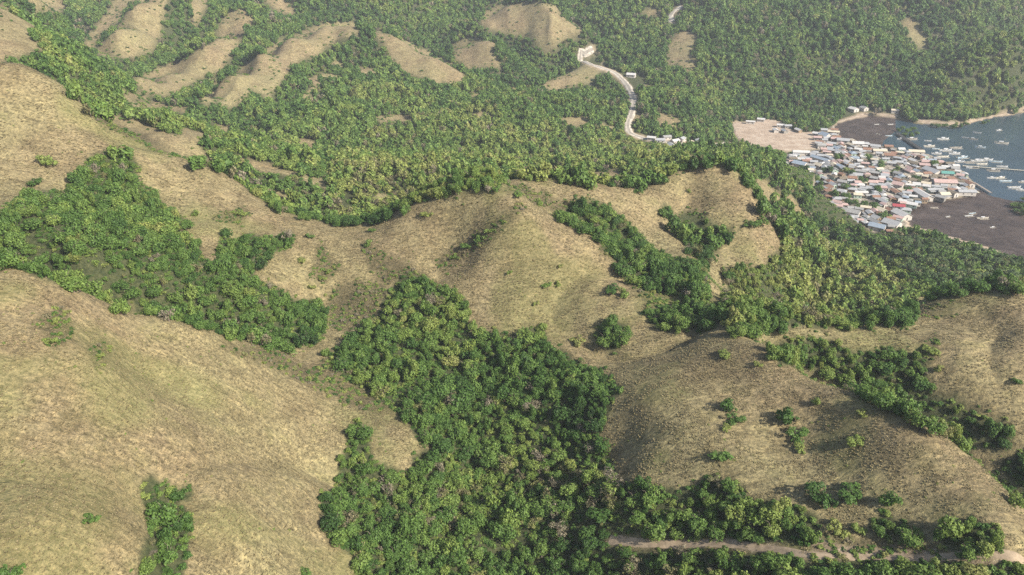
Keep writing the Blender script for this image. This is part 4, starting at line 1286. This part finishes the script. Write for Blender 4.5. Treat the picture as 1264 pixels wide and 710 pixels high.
BOATS = [(1082,154,7,.2,0),(1099,154,8,.1,0),(1084,166,8,-.7,0),(1097,168,9,.05,0),(1112,172,10,.0,1),(1125,172,15,.05,1),(1145,174,9,-.2,0),(1164,172,15,.08,1),(1147,181,14,.1,1),(1155,184,9,.0,0),
 (1191,170,9,-.5,0),(1201,172,11,-.5,1),(1206,164,10,-.5,0),(1233,161,9,.4,1),(1236,177,16,-.35,1),(1210,182,12,-.35,1),(1167,186,16,.12,1),(1180,183,15,.1,0),(1156,190,12,.0,1),(1178,190,14,.1,1),
 (1164,194,14,.1,0),(1188,195,15,.35,1),(1184,200,12,.0,1),(1196,201,13,.05,0),(1206,199,15,.1,1),(1217,198,16,.0,1),(1212,203,13,.1,0),(1229,200,14,-.2,0),(1200,207,14,.0,0),(1226,211,14,-.15,1),
 (1237,206,12,-.1,0),(1224,220,10,.05,1),(1235,220,12,.3,1),(1241,224,13,.0,0),(1252,232,14,.1,0),(1262,225,9,.1,1),(1260,235,10,-.1,1),(1196,267,9,.2,0),(1213,270,11,.05,1),(1200,264,8,.3,0),(1225,281,6,.4,1),(1153,257,8,.1,0),(1170,268,6,.5,0)]
for n, (px, py, ln, tn, cn) in enumerate(BOATS):
    cl = ['white', 'white', 'cream', 'pale blue', 'white', 'weathered'][n % 6]
    if py > 245: wd = 'lying on the lower mud flat'
    elif px < 1104: wd = 'resting on the upper mud flat'
    elif py < 176 and px < 1175: wd = 'moored off the dark jetty'
    elif py < 186 and px > 1185: wd = 'anchored out in open water'
    elif px < 1190: wd = 'drawn up at the village landing'
    elif py < 204: wd = 'in the raft of boats above the bamboo walkway'
    else: wd = 'floating below the bamboo walkway'
    lab = '%s %s outrigger boat %s %s' % ('large' if ln > 13 else 'small' if ln < 9 else 'mid-sized', cl, 'with awning' if cn else 'without awning', wd)
    boat(n, px, py, ln * .85, tn, cl, cn, lab, mast=(ln > 14))

# ------------------------------------------------------------------ jetties
def jetty(name, a_px, b_px, wd, zt, mat, label, post_gap=4.0, plank=1.0):
    a = Vector((*ground_px(*a_px, 0), 0)); b = Vector((*ground_px(*b_px, 0), 0))
    d = b - a; ln = d.length; an = math.atan2(d.y, d.x)
    e = bpy.data.objects.new(name, None); col.objects.link(e)
    e.location = a; e.rotation_euler = (0, 0, an)
    e['label'] = label; e['category'] = 'jetty'
    pm = box_mesh('deck_plank', (0, -wd / 2, 0), (plank * .93, wd / 2, .09), mat)
    for i in range(int(ln / plank)):
        o_ = obj('plank', pm, e); o_.location = (i * plank, 0, zt + random.uniform(-.02, .02))
    P = []; Fc = []; tube(P, Fc, (0, 0, -2.2), (0, 0, zt + .5), .11, .1, 5)
    po = mesh_from('post', P, Fc, [mat])
    for i in range(int(ln / post_gap) + 1):
        for s_ in (-1, 1):
            o_ = obj('post', po, e); o_.location = (i * post_gap, s_ * (wd / 2 + .12), 0)
    for s_ in (-1, 1):
        obj('rail', box_mesh('rail', (0, s_ * wd / 2 - .06, zt - .14), (ln, s_ * wd / 2 + .06, zt - .02), mat), e)
M_TARRED = plain('tarred_timber', (.03, .028, .026), .8, .3)
jetty('dark_jetty', (1107,166), (1139,188), 4.0, 1.8, M_TARRED, 'black timber jetty reaching from the landing across the mud')
jetty('bamboo_walkway', (1188,206), (1266,212), 1.6, 1.2, M_BAMBOO, 'long pale bamboo walkway running out beside the moored boats', 5, 1.6)
jetty('plank_pier', (1202,227), (1223,240), 2.0, 1.4, M_TIMBER, 'grey plank pier at the tip of the village')
jetty('slipway', (1190,227), (1208,240), 2.6, 1.1, M_BAMBOO, 'pale slipway next to the grey plank pier')
# ==HAZE==
# ------------------------------------------------------------------ haze over the valley
def haze():
    m = bpy.data.materials.new('haze_air'); m.use_nodes = True
    nt = m.node_tree; nt.nodes.clear()
    o_ = nt.nodes.new('ShaderNodeOutputMaterial'); v = nt.nodes.new('ShaderNodeVolumePrincipled')
    v.inputs['Color'].default_value = (.86, .92, 1.0, 1); v.inputs['Density'].default_value = .00010; v.inputs['Anisotropy'].default_value = .0
    nt.links.new(v.outputs[0], o_.inputs['Volume'])
    obj('haze', box_mesh('haze', (-3800, -600, -4), (3800, 3900, 520), m), kind='stuff', label='thin pale haze hanging over the valley', category='haze')
haze()
